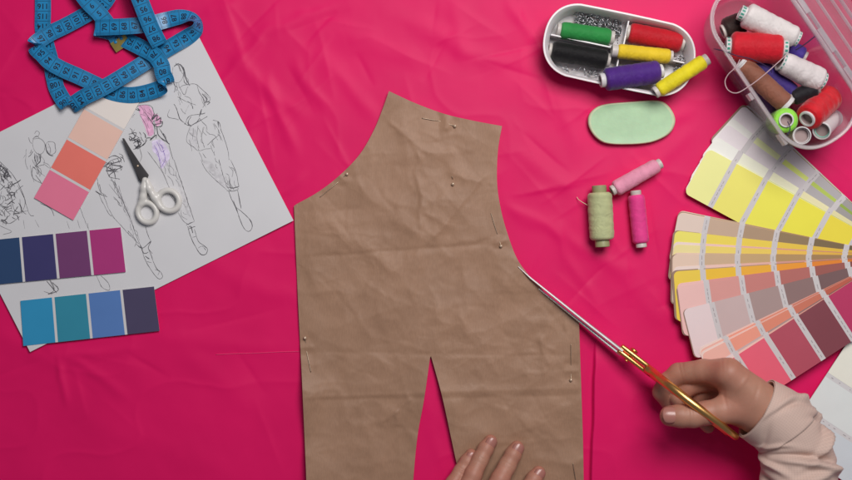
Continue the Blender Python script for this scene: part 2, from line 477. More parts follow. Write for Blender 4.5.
def pattern_z(x, y):
    h = 1.6 + 0.55 * cloth_h(x, y) * 0 + 0.0
    h = h + 1.1 * fbm(x / 120 + 2, y / 120 + 8, 2) + 0.35 * fbm(x / 26, y / 26 + 3, 3)
    wx = x + 5 * fbm(x / 22 + 4, y / 22, 3); wy = y + 5 * fbm(x / 22, y / 22 + 14, 3)
    # crumple facets
    r1 = np.abs(vnoise(wx / 30 + 5, wy / 34)); r2 = np.abs(vnoise(wx / 15 + 9, wy / 13 + 30))
    r3 = np.abs(vnoise((wx * .8 + wy * .6) / 46 + 71, (wy * .8 - wx * .6) / 40 + 3)); r4 = np.abs(vnoise((wx * .7 - wy * .7) / 24 + 55, (wy * .7 + wx * .7) / 21 + 37))
    h = h + 2.6 * (0.25 - r1) + 0.6 * (0.25 - r2) + 3.2 * (.25 - r3) + 1.2 * (.25 - r4)
    for (x0, y0, x1, y1, amp, w, s) in PFOLD:
        dx, dy = x1 - x0, y1 - y0; L = math.hypot(dx, dy)
        t = ((x - x0) * dx + (y - y0) * dy) / L / L
        d = ((wx - x0) * -dy + (wy - y0) * dx) / L if L < 100 else ((x - x0) * -dy + (y - y0) * dx) / L + 1.0 * fbm(t * 8, t * 0 + x0, 2)
        env = np.exp(-np.clip(np.abs(t - 0.5) - 0.4, 0, None) ** 2 / 0.01)
        h = h + (2.3 if L < 100 else 1.7) * amp * env * np.exp(-np.abs(d) / w)
    def bump(cx, cy, s, a): return a * np.exp(-(((x - cx) ** 2 + (y - cy) ** 2) / s ** 2))
    h = h + bump(297, 398, 30, 9.0) + bump(304, 480, 40, 8) + bump(443, 400, 26, 5.0) + bump(455, 445, 22, 3) + bump(520, 272, 26, 3.5) + bump(500, 130, 24, 2.5) + bump(586, 400, 40, 3.0) + bump(389, 95, 18, 2.5) + bump(586, 335, 24, 2.5) + bump(350, 165, 24, 1.5)
    return np.maximum(h + 1.4, cloth_h(x, y) + 0.5)

kraft = mat('kraft_paper', RGB(136, 105, 84, 0.66), rough=0.55, var=0.07, vscale=22, spec=0.4, bump=0.10, bscale=900)
nt = kraft.node_tree; N = nt.nodes; L = nt.links
_tc = N.new('ShaderNodeTexCoord'); _mp = N.new('ShaderNodeMapping'); _mp.inputs['Scale'].default_value = (1, 0.12, 1)
_fn = N.new('ShaderNodeTexNoise'); _fn.inputs['Scale'].default_value = 1400; _fn.inputs['Detail'].default_value = 3
L.new(_tc.outputs['Object'], _mp.inputs[0]); L.new(_mp.outputs[0], _fn.inputs['Vector'])
_hs = [n for n in N if n.type == 'HUE_SAT'][0]; _mr = [n for n in N if n.type == 'MAP_RANGE'][0]
_m = N.new('ShaderNodeMath'); _m.operation = 'MULTIPLY'
_r2 = N.new('ShaderNodeMapRange'); _r2.inputs[1].default_value = 0.3; _r2.inputs[2].default_value = 0.7; _r2.inputs[3].default_value = 0.93; _r2.inputs[4].default_value = 1.07
L.new(_fn.outputs['Fac'], _r2.inputs[0]); L.new(_mr.outputs[0], _m.inputs[0]); L.new(_r2.outputs[0], _m.inputs[1]); L.new(_m.outputs[0], _hs.inputs['Value'])

bs_ = N['Principled BSDF']; prev = bs_.inputs['Normal'].links[0].from_socket
for sc_, dist_, off_ in ((26, .0022, 0), (60, .0008, 5)):
    nz = N.new('ShaderNodeTexNoise'); nz.inputs['Scale'].default_value = sc_ * 1.3; nz.inputs['Detail'].default_value = 3
    ad_ = N.new('ShaderNodeVectorMath'); ad_.operation = 'MULTIPLY_ADD'; ad_.inputs[1].default_value = (.022 * 26 / sc_,) * 3
    L.new(_tc.outputs['Object'], nz.inputs['Vector']); L.new(nz.outputs['Color'], ad_.inputs[0]); L.new(_tc.outputs['Object'], ad_.inputs[2])
    vr = N.new('ShaderNodeTexVoronoi'); vr.inputs['Scale'].default_value = sc_; vr.voronoi_dimensions = '2D'; vr.distance = 'MINKOWSKI'; vr.inputs['Exponent'].default_value = 1.2
    L.new(ad_.outputs[0], vr.inputs['Vector'])
    msk = N.new('ShaderNodeTexNoise'); msk.inputs['Scale'].default_value = 9 + off_; msk.inputs['Detail'].default_value = 2; L.new(_tc.outputs['Object'], msk.inputs['Vector'])
    mrk = N.new('ShaderNodeMapRange'); mrk.inputs[1].default_value = .38; mrk.inputs[2].default_value = .65; L.new(msk.outputs['Fac'], mrk.inputs[0])
    mm_ = N.new('ShaderNodeMath'); mm_.operation = 'MULTIPLY'; L.new(vr.outputs['Distance'], mm_.inputs[0]); L.new(mrk.outputs[0], mm_.inputs[1])
    bp = N.new('ShaderNodeBump'); bp.inputs['Strength'].default_value = .75; bp.inputs['Distance'].default_value = dist_
    L.new(mm_.outputs[0], bp.inputs['Height']); L.new(prev, bp.inputs['Normal']); prev = bp.outputs[0]
L.new(prev, bs_.inputs['Normal'])
V2, F2, _ = fill_region(OUT, 1.9)
zz = pattern_z(V2[:, 0], V2[:, 1])
vv = np.array([P(a, b, c) for (a, b), c in zip(V2, zz)])
org = P(440, 300, 0)
vv, F2 = thick_sheet(vv, F2, 0.00025)
o = mesh('sewing_pattern', vv, F2, kraft, origin=org, auto=60)
tag(o, 'large brown kraft paper garment pattern with curved armholes and a slit, pinned on pink cloth', 'paper pattern')

# ================================================================== PINS IN THE PATTERN
steel = mat('pin_steel', (0.60, 0.48, 0.36), rough=0.5, metal=1.0, var=0.05)
pearl = mat('pin_head', (0.66, 0.50, 0.36), rough=0.3, metal=0.35, var=0.05, coat=0.5)
def pin(head, a, b, label):
    hz = float(pattern_z(*head))
    root = thing('dressmaking_pin', label, 'pin', P(head[0], head[1], hz), 'pins fastening the paper pattern')
    c = P(head[0], head[1], hz + 1.5)
    v, f = ball(c, 0.0017, 18); mesh('head', v, f, pearl, root)
    h3 = np.array(head, float); a3 = np.array(a, float); b3 = np.array(b, float)
    q = []
    for t, dz in ((0, 1.4), (0.25, 0.2), (0.5, -1.0), (0.8, -0.8), (1.0, 0.3)):
        p = h3 + (a3 - h3) * t; q.append(P(p[0], p[1], float(pattern_z(*p)) + dz))
    for t in (0.35, 0.7, 1.0):
        p = a3 + (b3 - a3) * t; q.append(P(p[0], p[1], max(float(pattern_z(p[0] + e1, p[1] + e2)) for e1 in (-1, 0, 1) for e2 in (-1, 0, 1)) + 0.9))
    q = catmull(q, 0.0012)
    v, f = tube(q, np.linspace(0.00042, 0.0003, len(q)), 8); mesh('shaft', v, f, steel, root)
pin((455, 126), (439, 121), (422, 118), 'pin through the neckline edge at the top of the brown pattern')
pin((347, 174), (337, 183), (320, 197), 'pin slanting along the left armhole curve of the brown pattern')
pin((501, 246), (497, 233), (491, 213), 'pin beside the right armhole curve just above the scissor tip')
pin((305, 338), (307, 353), (311, 372), 'pin near the left straight edge of the brown pattern')
pin((571, 380), (571, 364), (571, 344), 'pin near the right straight edge below the gold scissors')
pin((578, 492), (576, 482), (573, 463), 'pin at the bottom right corner of the pattern right of the fingers')
pin((453, 184), (453, 179), (452, 176), 'tiny pin head in the middle of the brown pattern below the neckline')

# ================================================================== SKETCH SHEET
A4 = np.array([(197, 33), (293.5, 220.5), (30, 352), (-66, 165)], float)
def sheet_z(x, y):
    return 2.3 + 0.8 * fbm(x / 160 + 11, y / 160 + 3, 2) + 1.4 * np.exp(-(((x - 293) ** 2 + (y - 220) ** 2) / 50 ** 2)) + 1.0 * np.exp(-(((x - 197) ** 2 + (y - 33) ** 2) / 40 ** 2)) + 1.2 * np.exp(-(((x - 30) ** 2 + (y - 352) ** 2) / 30 ** 2))
def bilerp(c, n, m):
    u = np.linspace(0, 1, n)[:, None, None]; v = np.linspace(0, 1, m)[None, :, None]
    return (c[0] * (1 - u) + c[1] * u) * (1 - v) + (c[3] * (1 - u) + c[2] * u) * v
def grid_faces(n, m, flip=False):
    i = np.arange(n - 1)[:, None] * m + np.arange(m - 1)[None]
    f = np.stack([i, i + m, i + m + 1, i + 1], -1).reshape(-1, 4)
    return f[:, ::-1] if flip else f
G = bilerp(A4, 60, 80)
Zs = np.maximum(sheet_z(G[..., 0], G[..., 1]), cloth_h(G[..., 0], G[..., 1]) + 0.5)
def sheet_top(x, y): return np.maximum(sheet_z(x, y), cloth_h(x, y) + 0.5)
sv = np.stack([(G[..., 0] - 426) * MM * (H - Zs * MM) / H, (240 - G[..., 1]) * MM * (H - Zs * MM) / H, Zs * MM], -1).reshape(-1, 3)
sketch = thing('sketch_sheet', 'white paper sheet with ink sketches of five standing fashion figures', 'drawing', P(114, 193, 0))
white_paper = mat('white_paper', (0.74, 0.735, 0.75), rough=0.75, var=0.02, vscale=25, spec=0.3, bump=0.05, bscale=1500)
sv2, sf2 = thick_sheet(sv, grid_faces(60, 80, True).tolist(), .00018)
mesh('sheet', sv2, sf2, white_paper, sketch, auto=40)

INK = MB()
def stroke(pts, w=0.5, mi=0, jit=0.35):
    stroke1(pts, w * .52, mi, jit)
    if len(pts) > 2: stroke1(pts, w * .34, mi, jit * 2.2)
    if w >= .7: stroke1(pts, w * .4, mi, jit * 3)
def stroke1(pts, w=0.5, mi=0, jit=0.35):
    pts = catmull(np.asarray(pts, float), 1.6) if len(pts) > 2 else np.asarray([np.array(pts[0]) + (np.array(pts[1]) - np.array(pts[0])) * t for t in np.linspace(0, 1, 5)], float)
    n = len(pts)
    pts = pts + jit * np.stack([fbm(np.arange(n) * 0.3 + random.random() * 90, np.zeros(n)), fbm(np.arange(n) * 0.3 + random.random() * 90, np.zeros(n) + 3)], 1)
    T = np.gradient(pts, axis=0); T /= np.maximum(np.linalg.norm(T, axis=1, keepdims=True), 1e-6)
    S = np.stack([-T[:, 1], T[:, 0]], 1)
    ww = w * 0.5 * (0.55 + 0.9 * np.sin(np.linspace(0.25, 2.9, n))) * (1 + 0.8 * fbm(np.arange(n) * 0.5 + random.random() * 50, np.zeros(n)))
    ww = np.maximum(ww, 0.07)
    a = pts + S * ww[:, None]; b = pts - S * ww[:, None]
    zt = sheet_top(pts[:, 0], pts[:, 1]) + 0.12
    v = np.array([P(q[0], q[1], z) for q, z in zip(a, zt)] + [P(q[0], q[1], z) for q, z in zip(b, zt)])
    INK.add(v, [[i, i + n, i + n + 1, i + 1] for i in range(n - 1)], mi)
def zmap(s, ox, oy): return lambda L: [(ox + x / s, oy + y / s) for x, y in L]
def scrib(poly, n, mi=0, w=0.5, ln=5, ang=None):
    poly = np.asarray(poly, float); lo = poly.min(0); hi = poly.max(0); k = 0
    while k < n:
        c = lo + (hi - lo) * np.array([random.random(), random.random()])
        ins = False
        for i in range(len(poly)):
            a, b = poly[i], poly[(i + 1) % len(poly)]
            if (a[1] > c[1]) != (b[1] > c[1]) and c[0] < (b[0] - a[0]) * (c[1] - a[1]) / (b[1] - a[1]) + a[0]: ins = not ins
        if not ins: continue
        k += 1; an = random.choice([0.9, 1.1, 1.5, 2.2, 2.6, 0.3]) + random.uniform(-0.3, 0.3); l = ln * random.uniform(0.4, 1.2)
        if ang is not None: an = ang + random.gauss(0, .22)
        d = np.array([math.cos(an), math.sin(an)]) * l / 2; pe = np.array([-d[1], d[0]]) * random.uniform(-0.5, 0.5)
        stroke([c - d, c + pe, c + d], w * random.uniform(0.6, 1.3), mi)
z8 = zmap(4.364, 150, 50); z7 = zmap(3.694, 90, 160); z6 = zmap(6, 90, 90); z5 = zmap(6.855, 0, 120); z2 = zmap(3.963, 0, 110); z3 = zmap(3.428, 0, 220)
# first figure
for q, w in [([(100, 75), (98, 110), (108, 140), (125, 142), (140, 125), (146, 100), (138, 75), (120, 65), (105, 72)], .35),
    ([(105, 72), (120, 60), (140, 72), (150, 100), (160, 130), (175, 155)], .8), ([(140, 75), (155, 110), (162, 150)], .6), ([(148, 95), (150, 140), (165, 152)], .6), ([(112, 66), (130, 62), (148, 84), (156, 120)], .7),
    ([(100, 110), (105, 150), (120, 165), (112, 180)], .5), ([(98, 118), (110, 160), (105, 185)], .6), ([(115, 140), (120, 170)], .5), ([(94, 128), (104, 140)], .8),
    ([(125, 145), (128, 165), (140, 155), (165, 150)], .4), ([(165, 150), (200, 150), (225, 170), (262, 208), (255, 225), (240, 232)], .5),
    ([(205, 155), (215, 185), (240, 228), (230, 250)], .5), ([(235, 190), (260, 210)], .5), ([(240, 225), (262, 228), (250, 240)], .9), ([(228, 190), (250, 215), (238, 232)], .8),
    ([(105, 235), (118, 260), (130, 300), (155, 322)], .7), ([(85, 260), (78, 290), (110, 300), (125, 305)], .4), ([(108, 240), (122, 275), (128, 300)], .5),
    ([(130, 165), (150, 195), (165, 160)], .35), ([(215, 290), (225, 260), (222, 280), (240, 275)], 1.0), ([(150, 322), (175, 330), (210, 312), (250, 290)], .7),
    ([(180, 290), (165, 320), (180, 335)], .8), ([(215, 295), (225, 310), (245, 330), (250, 350)], .5), ([(155, 322), (170, 290), (215, 280)], .6), ([(200, 320), (215, 300)], .8),
    ([(175, 335), (162, 370), (160, 400), (185, 420), (210, 440), (240, 432), (265, 430)], .4), ([(275, 305), (300, 315), (310, 345), (325, 390), (340, 440), (345, 480)], .6),
    ([(295, 310), (300, 340)], .8), ([(210, 330), (205, 380), (215, 430)], .35), ([(235, 335), (225, 380), (238, 425)], .35), ([(300, 370), (265, 400), (250, 415)], .5), ([(190, 340), (185, 390)], .35),
    ([(120, 205), (160, 225), (200, 240)], .25), ([(170, 240), (150, 280)], .25)]: stroke(z8(q), w * .95)
for q, w in [([(410, 0), (430, 40), (470, 80), (505, 110)], .4), ([(475, 0), (490, 50), (505, 100)], .35), ([(520, 0), (540, 50), (550, 98)], .6), ([(505, 100), (530, 103), (550, 98)], .9),
    ([(505, 112), (530, 114), (548, 108)], .6), ([(512, 115), (520, 140), (540, 180), (552, 215)], .7), ([(545, 110), (552, 150), (558, 180)], .6),
    ([(540, 175), (560, 190), (590, 220), (600, 245), (592, 262), (578, 262), (562, 240), (548, 205)], .7), ([(530, 150), (545, 190)], .7), ([(500, 60), (512, 90)], .3), ([(440, 40), (462, 60)], .3)]: stroke(z7(q), w * .9)
# second figure with coloured wash
for q, w in [([(275, 115), (290, 95), (330, 88), (370, 100), (385, 150), (375, 175), (400, 220)], .45), ([(385, 140), (370, 180), (390, 160), (405, 150), (400, 185), (425, 165), (420, 195), (435, 190), (430, 215), (400, 220), (385, 210)], 1.0),
    ([(372, 175), (405, 140)], .8), ([(378, 190), (425, 170)], .9), ([(385, 205), (436, 198)], 1.0),
    ([(300, 150), (335, 210), (355, 275)], .4), ([(325, 130), (385, 215), (385, 270)], .7), ([(330, 305), (345, 285), (370, 290), (360, 300), (400, 270), (395, 290)], .8),
    ([(265, 330), (290, 345), (300, 325), (270, 350), (320, 330), (340, 300)], .9), ([(250, 250), (270, 280), (240, 300), (290, 300), (260, 320)], .8), ([(270, 235), (260, 260), (300, 290)], .6),
    ([(415, 230), (440, 270), (470, 320)], .8), ([(400, 220), (410, 270), (455, 310), (475, 325)], .9), ([(440, 260), (460, 310)], .8), ([(475, 330), (490, 390), (500, 420)], .5),
    ([(300, 350), (310, 400), (300, 430)], .5), ([(345, 370), (390, 430), (420, 470)], .4), ([(275, 115), (300, 125), (285, 110)], .9), ([(255, 155), (270, 145)], .5), ([(250, 165), (262, 160)], .4)]: stroke(z6(q), w)
for q, w in [([(255, 0), (265, 35), (300, 120), (330, 190)], .4), ([(310, 0), (330, 60), (360, 150), (385, 225)], .6), ([(325, 195), (345, 225), (365, 240)], .45), ([(355, 240), (385, 228)], .8),
    ([(360, 245), (375, 290), (398, 335), (412, 350), (428, 348), (434, 330), (420, 315), (400, 300), (385, 255)], .7), ([(365, 250), (372, 245), (380, 270)], .9), ([(378, 285), (392, 282)], .6),
    ([(400, 325), (415, 318), (428, 335)], .5), ([(250, 20), (270, 50)], .4), ([(290, 120), (315, 160), (310, 185)], .4), ([(362, 255), (388, 245)], .8)]: stroke(z7(q), w * .9)
# third figure
for q, w in [([(40, 30), (80, 10), (60, 40), (100, 35), (70, 60), (110, 70)], .8), ([(50, 20), (85, 40), (95, 70)], .8), ([(20, 115), (40, 125), (35, 90)], .7),
    ([(90, 80), (120, 150), (150, 220), (175, 290), (195, 330)], .55), ([(45, 120), (80, 200), (130, 260), (180, 310)], .35), ([(205, 245), (215, 280), (225, 300)], .55), ([(70, 90), (110, 140)], .35),
    ([(170, 310), (195, 325), (225, 300), (215, 325), (230, 345)], .8), ([(190, 330), (205, 370), (235, 420), (255, 440), (268, 432), (262, 415), (245, 400), (225, 350), (215, 325)], .55),
    ([(185, 315), (200, 345), (215, 340)], .9), ([(205, 355), (220, 365)], .8), ([(240, 405), (255, 410), (250, 425)], .5), ([(140, 260), (170, 300), (165, 320)], .4), ([(210, 375), (228, 380)], .5)]: stroke(z7(q), w * .9)
for q, w in [([(430, 190), (455, 180), (480, 200), (440, 215), (485, 225), (450, 240)], .8), ([(510, 95), (540, 90), (530, 120), (560, 130), (540, 150)], .8), ([(520, 110), (550, 125), (545, 155), (575, 130)], .9),
    ([(410, 230), (440, 200), (470, 190)], .5), ([(385, 270), (395, 320), (420, 340)], .4), ([(440, 270), (460, 310), (475, 350)], .35), ([(470, 300), (490, 370), (520, 440), (530, 470)], .4), ([(390, 330), (430, 410), (445, 420)], .35),
    ([(415, 210), (430, 240), (470, 245)], .6), ([(380, 320), (400, 335), (425, 345)], .5)]: stroke(z2(q), w)
scrib(z2([(415, 180), (480, 180), (500, 240), (420, 250)]), 16, w=.55, ln=6); scrib(z2([(510, 80), (580, 100), (580, 150), (520, 150)]), 14, w=.6, ln=6)
# fourth figure
for q, w in [([(238, 95), (250, 75), (268, 85), (262, 110), (240, 115)], .4), ([(225, 130), (250, 110), (270, 125)], .7), ([(228, 130), (225, 175), (240, 215), (270, 235), (300, 215), (310, 175), (295, 140), (265, 125), (228, 130)], .35),
    ([(310, 170), (330, 150), (370, 155), (378, 190), (380, 220), (350, 240), (320, 225)], .5), ([(315, 200), (340, 240), (365, 245)], .8), ([(330, 160), (345, 200), (340, 240)], .5), ([(225, 215), (210, 240), (195, 255)], .7), ([(312, 165), (318, 210), (335, 232)], .9),
    ([(220, 200), (205, 230)], .8), ([(235, 230), (240, 270), (255, 310)], .8), ([(265, 240), (275, 280), (245, 315)], .8), ([(250, 240), (260, 290)], .8), ([(280, 235), (275, 290)], .8), ([(243, 235), (236, 285)], .6),
    ([(195, 120), (205, 150), (220, 160)], .3), ([(180, 200), (175, 290), (190, 340)], .3), ([(300, 300), (340, 330)], .4), ([(220, 330), (245, 320), (300, 305)], .4), ([(220, 330), (222, 380), (235, 425)], .55),
    ([(245, 380), (270, 410), (290, 440)], .8), ([(250, 350), (265, 375)], .6), ([(160, 260), (180, 230)], .3)]: stroke(z5(q), w * .9)
for q, w in [([(120, 220), (130, 270), (165, 290)], .4), ([(160, 370), (200, 390), (215, 420)], .5), ([(310, 370), (330, 420), (350, 470)], .4), ([(265, 440), (275, 470)], .4)]: stroke(z2(q), w)
for q, w in [([(330, 190), (350, 230), (375, 240), (370, 215), (345, 190)], .45), ([(170, 205), (185, 240), (165, 255), (200, 240), (180, 215)], .8), ([(150, 245), (180, 255)], .6), ([(160, 210), (195, 250)], .8),
    ([(0, 20), (40, 40), (10, 50)], .4), ([(80, 0), (85, 30)], .4), ([(120, 0), (135, 25)], .4), ([(265, 0), (275, 30)], .4), ([(300, 10), (305, 35)], .4)]: stroke(z3(q), w * .9)
for poly_, n_ in ((z8([(110, 170), (200, 155), (250, 225), (240, 280), (150, 315), (120, 260)]), 16), (z8([(165, 335), (260, 300), (320, 360), (340, 470), (200, 470), (165, 400)]), 34), (z7([(420, 0), (520, 0), (548, 98), (505, 100)]), 22), (z7([(262, 10), (310, 10), (372, 215), (345, 215)]), 22), (z7([(60, 60), (95, 80), (190, 310), (150, 280)]), 26), (z5([(220, 240), (290, 240), (330, 330), (230, 400)]), 22), (z8([(100, 60), (145, 70), (170, 150), (150, 150), (140, 90)]), 12), (z6([(300, 120), (380, 110), (390, 210), (375, 270), (350, 270)]), 14)):
    scrib(poly_, int(n_ * .6), w=.24, ln=10, ang=1.1)
# fifth figure, loose dark hatching
scrib(z2([(0, 215), (35, 240), (80, 310), (110, 400), (60, 440), (0, 450)]), 60, w=.6, ln=9)
scrib(z2([(0, 215), (30, 235), (40, 270), (0, 290)]), 26, w=.9, ln=6)
for q, w in [([(0, 205), (30, 235), (60, 270), (90, 330), (115, 410), (135, 420)], .6), ([(0, 290), (40, 330), (60, 400), (110, 400)], .5), ([(70, 300), (100, 360), (90, 400)], .5), ([(0, 440), (40, 450), (80, 420)], .5)]: stroke(z2(q), w)
ink = mat('black_ink', (0.12, 0.115, 0.13), rough=0.7, var=0.3, vscale=300)
INK.build('ink_drawing', [ink], sketch, smooth=False)
def wash(poly, m, name, z=0.07):
    V, Fc, _ = fill_region(poly, 2.0)
    zt = sheet_top(V[:, 0], V[:, 1]) + z
    mesh(name, np.array([P(a[0], a[1], c) for a, c in zip(V, zt)]), Fc, m, sketch)
def rough_poly(q):
    q = catmull(np.vstack([q, q[:1]]), 1.5)[:-1]
    n = len(q); return q + 0.5 * np.stack([fbm(np.arange(n) * 0.6, np.zeros(n)), fbm(np.arange(n) * 0.6 + 9, np.zeros(n))], 1)
def wash_mat(name, c1):
    m = mat(name, c1, rough=0.75, var=0.22, vscale=260)
    return m
wash(rough_poly(z6([(290, 95), (335, 90), (370, 110), (385, 165), (375, 200), (382, 260), (350, 275), (325, 210), (300, 150)])), wash_mat('pink_wash', SW(206, 150, 178)), 'colour_wash')
wash(rough_poly(z6([(380, 150), (405, 145), (432, 190), (400, 216)])), wash_mat('pink_wash', SW(206, 150, 178)), 'colour_wash')
wash(rough_poly(z6([(370, 310), (410, 295), (440, 310), (465, 350), (480, 390), (460, 440), (430, 470), (405, 400), (375, 360)])), wash_mat('lilac_wash', SW(188, 178, 206)), 'colour_wash')
gw = wash_mat('grey_wash', (0.67, 0.66, 0.68))
for pl_ in (z7([(415, 0), (450, 10), (490, 60), (506, 98), (490, 96), (440, 45)]), z8([(232, 195), (258, 212), (250, 235), (236, 230)]), z8([(170, 345), (200, 345), (205, 420), (180, 410)]), z7([(92, 85), (120, 130), (160, 230), (150, 235), (110, 150)]), z7([(325, 60), (345, 120), (375, 200), (360, 200), (335, 120)]), z5([(236, 235), (262, 240), (252, 310), (240, 275)]), z5([(318, 165), (345, 170), (352, 230), (330, 232)])):
    wash(rough_poly(pl_), gw, 'colour_wash', .05)
LIL = INK; INK = MB()
for q in [[(385, 330), (410, 380), (420, 440)], [(400, 310), (430, 370), (450, 360)], [(430, 330), (450, 410), (425, 465)], [(415, 320), (440, 350)], [(390, 350), (430, 440)]]: stroke(z6(q), .5)
INK.build('ink_drawing', [mat('purple_pencil', SW(120, 95, 165), rough=.8, var=.2, vscale=300)], sketch, smooth=False)

# ================================================================== SWATCH CARDS
def card(corners, colours, label, along, gap, z, marg=(0, 0)):
    """corners photo px (start-left, end-left, end-right, start-right); colours along start->end"""
    c = np.array(corners, float)
    ctr = c.mean(0)
    root = thing('swatch_card', label, 'colour card', P(ctr[0], ctr[1], z), 'loose colour cards on the sketch sheet')
    def zf(x, y): return np.maximum(np.maximum(z + 0.5 * fbm(x / 70 + ctr[0], y / 70, 2) + 0.5, cloth_h(x, y) + 0.8), sheet_top(x, y) + 0.45)
    def surf(u0, u1, v0, v1, n, m, dz):
        u = np.linspace(u0, u1, n)[:, None, None]; v = np.linspace(v0, v1, m)[None, :, None]
        g = (c[0] * (1 - u) + c[1] * u) * (1 - v) + (c[3] * (1 - u) + c[2] * u) * v
        zz = zf(g[..., 0], g[..., 1]) + dz
        return np.array([P(a[0], a[1], b) for a, b in zip(g.reshape(-1, 2), zz.ravel())]), grid_faces(n, m)
    v, f = surf(0, 1, 0, 1, 40, 14, 0)
    def up(v, f):
        a, b, d = v[f[0][0]], v[f[0][1]], v[f[0][2]]
        return f if np.cross(b - a, d - a)[2] > 0 else f[:, ::-1]
    v, f = thick_sheet(v, up(v, f).tolist(), .0003); mesh('card', v, f, white_card, root, auto=40)
    n = len(colours)
    Lx = np.linalg.norm(c[1] - c[0]); g = gap / Lx; w = (1 - g * (n - 1)) / n
    for i, col in enumerate(colours):
        v, f = surf(i * (w + g), i * (w + g) + w, marg[0], 1 - marg[1], 12, 12, 0.1)
        mesh('swatch', v, up(v, f), mat('swatch_ink_%d_%d_%d' % col, RGB(*col, .57), rough=0.6, var=0.025, vscale=40, spec=0.3), root)
white_card = mat('white_card', (0.72, 0.70, 0.70), rough=0.6, var=0.02)
card([(34, 197.8), (101, 79), (140, 101), (73.2, 220.3)], [(190, 100, 125), (198, 98, 88), (212, 158, 145), (208, 184, 178)],
     'peach and coral colour card angled beside the black scissor blade', 0, 2.6, 3.3, (0, 0.0))
card([(-12, 240.5), (120.5, 227.3), (125.7, 272), (-9, 285)], [(34, 56, 88), (48, 45, 86), (92, 48, 88), (140, 42, 98)],
     'colour card from navy to magenta lying on the sketched legs', 0, 2.6, 3.3)
card([(20.4, 300.8), (154, 286.5), (159.6, 330.9), (23.3, 346)], [(38, 118, 155), (40, 112, 132), (70, 102, 152), (60, 54, 78)],
     'colour card from teal to dark plum overlapping the sheet corner', 0, 2.6, 3.3)

# ================================================================== TAPE MEASURE
TW = 16.0
def tape_run(ctrl):
    """ctrl: (px,py,z[,'H'|roll])  -> centre points, width vectors"""
    pts = np.array([P(c[0], c[1], c[2]) for c in ctrl])
    n = len(pts); sign = 1.0; W = []
    d = [nrm(pts[min(i + 1, n - 1)] - pts[max(i - 1, 0)]) for i in range(n)]
    for i, c in enumerate(ctrl):
        ex = c[3] if len(c) > 3 else 0
        if ex == 'H':
            d1 = nrm((pts[i] - pts[i - 1])[:2]); d2 = nrm((pts[i + 1] - pts[i])[:2])
            q = nrm(d1 - d2); f = np.array([-q[1], q[0], 0])
            if W and np.dot(f, W[-1]) < 0: f = -f
            W.append(f); sign = -sign
        else:
            if i > 0 and len(ctrl[i - 1]) > 3 and ctrl[i - 1][3] == 'H': t = nrm(pts[min(i + 1, n - 1)] - pts[i])
            elif i < n - 1 and len(ctrl[i + 1]) > 3 and ctrl[i + 1][3] == 'H': t = nrm(pts[i] - pts[i - 1])
            else: t = d[i]
            r = nrm(np.array([t[1], -t[0], 0])) * sign
            a = math.radians(ex); r = r * math.cos(a) + np.array([0, 0, 1.0]) * math.sin(a)
            W.append(r)
    W = np.array(W)
    C = catmull(np.hstack([pts, W * 0.02]), 0.0006)
    pt = C[:, :3]; w = C[:, 3:]
    T = np.gradient(pt, axis=0); T /= np.maximum(np.linalg.norm(T, axis=1, keepdims=True), 1e-9)
    w = w - T * np.sum(w * T, 1, keepdims=True); w /= np.maximum(np.linalg.norm(w, axis=1, keepdims=True), 1e-9)
    Nn = np.cross(T, w)
    s = np.concatenate([[0], np.cumsum(np.linalg.norm(np.diff(pt, axis=0), axis=1))])
    return pt, w, Nn, s
TAPE = thing('tape_measure', 'blue tape measure with black numbers in a loose tangle and a brass end', 'tape measure', P(105, 50, 1))
tb = MB(); pr = MB()
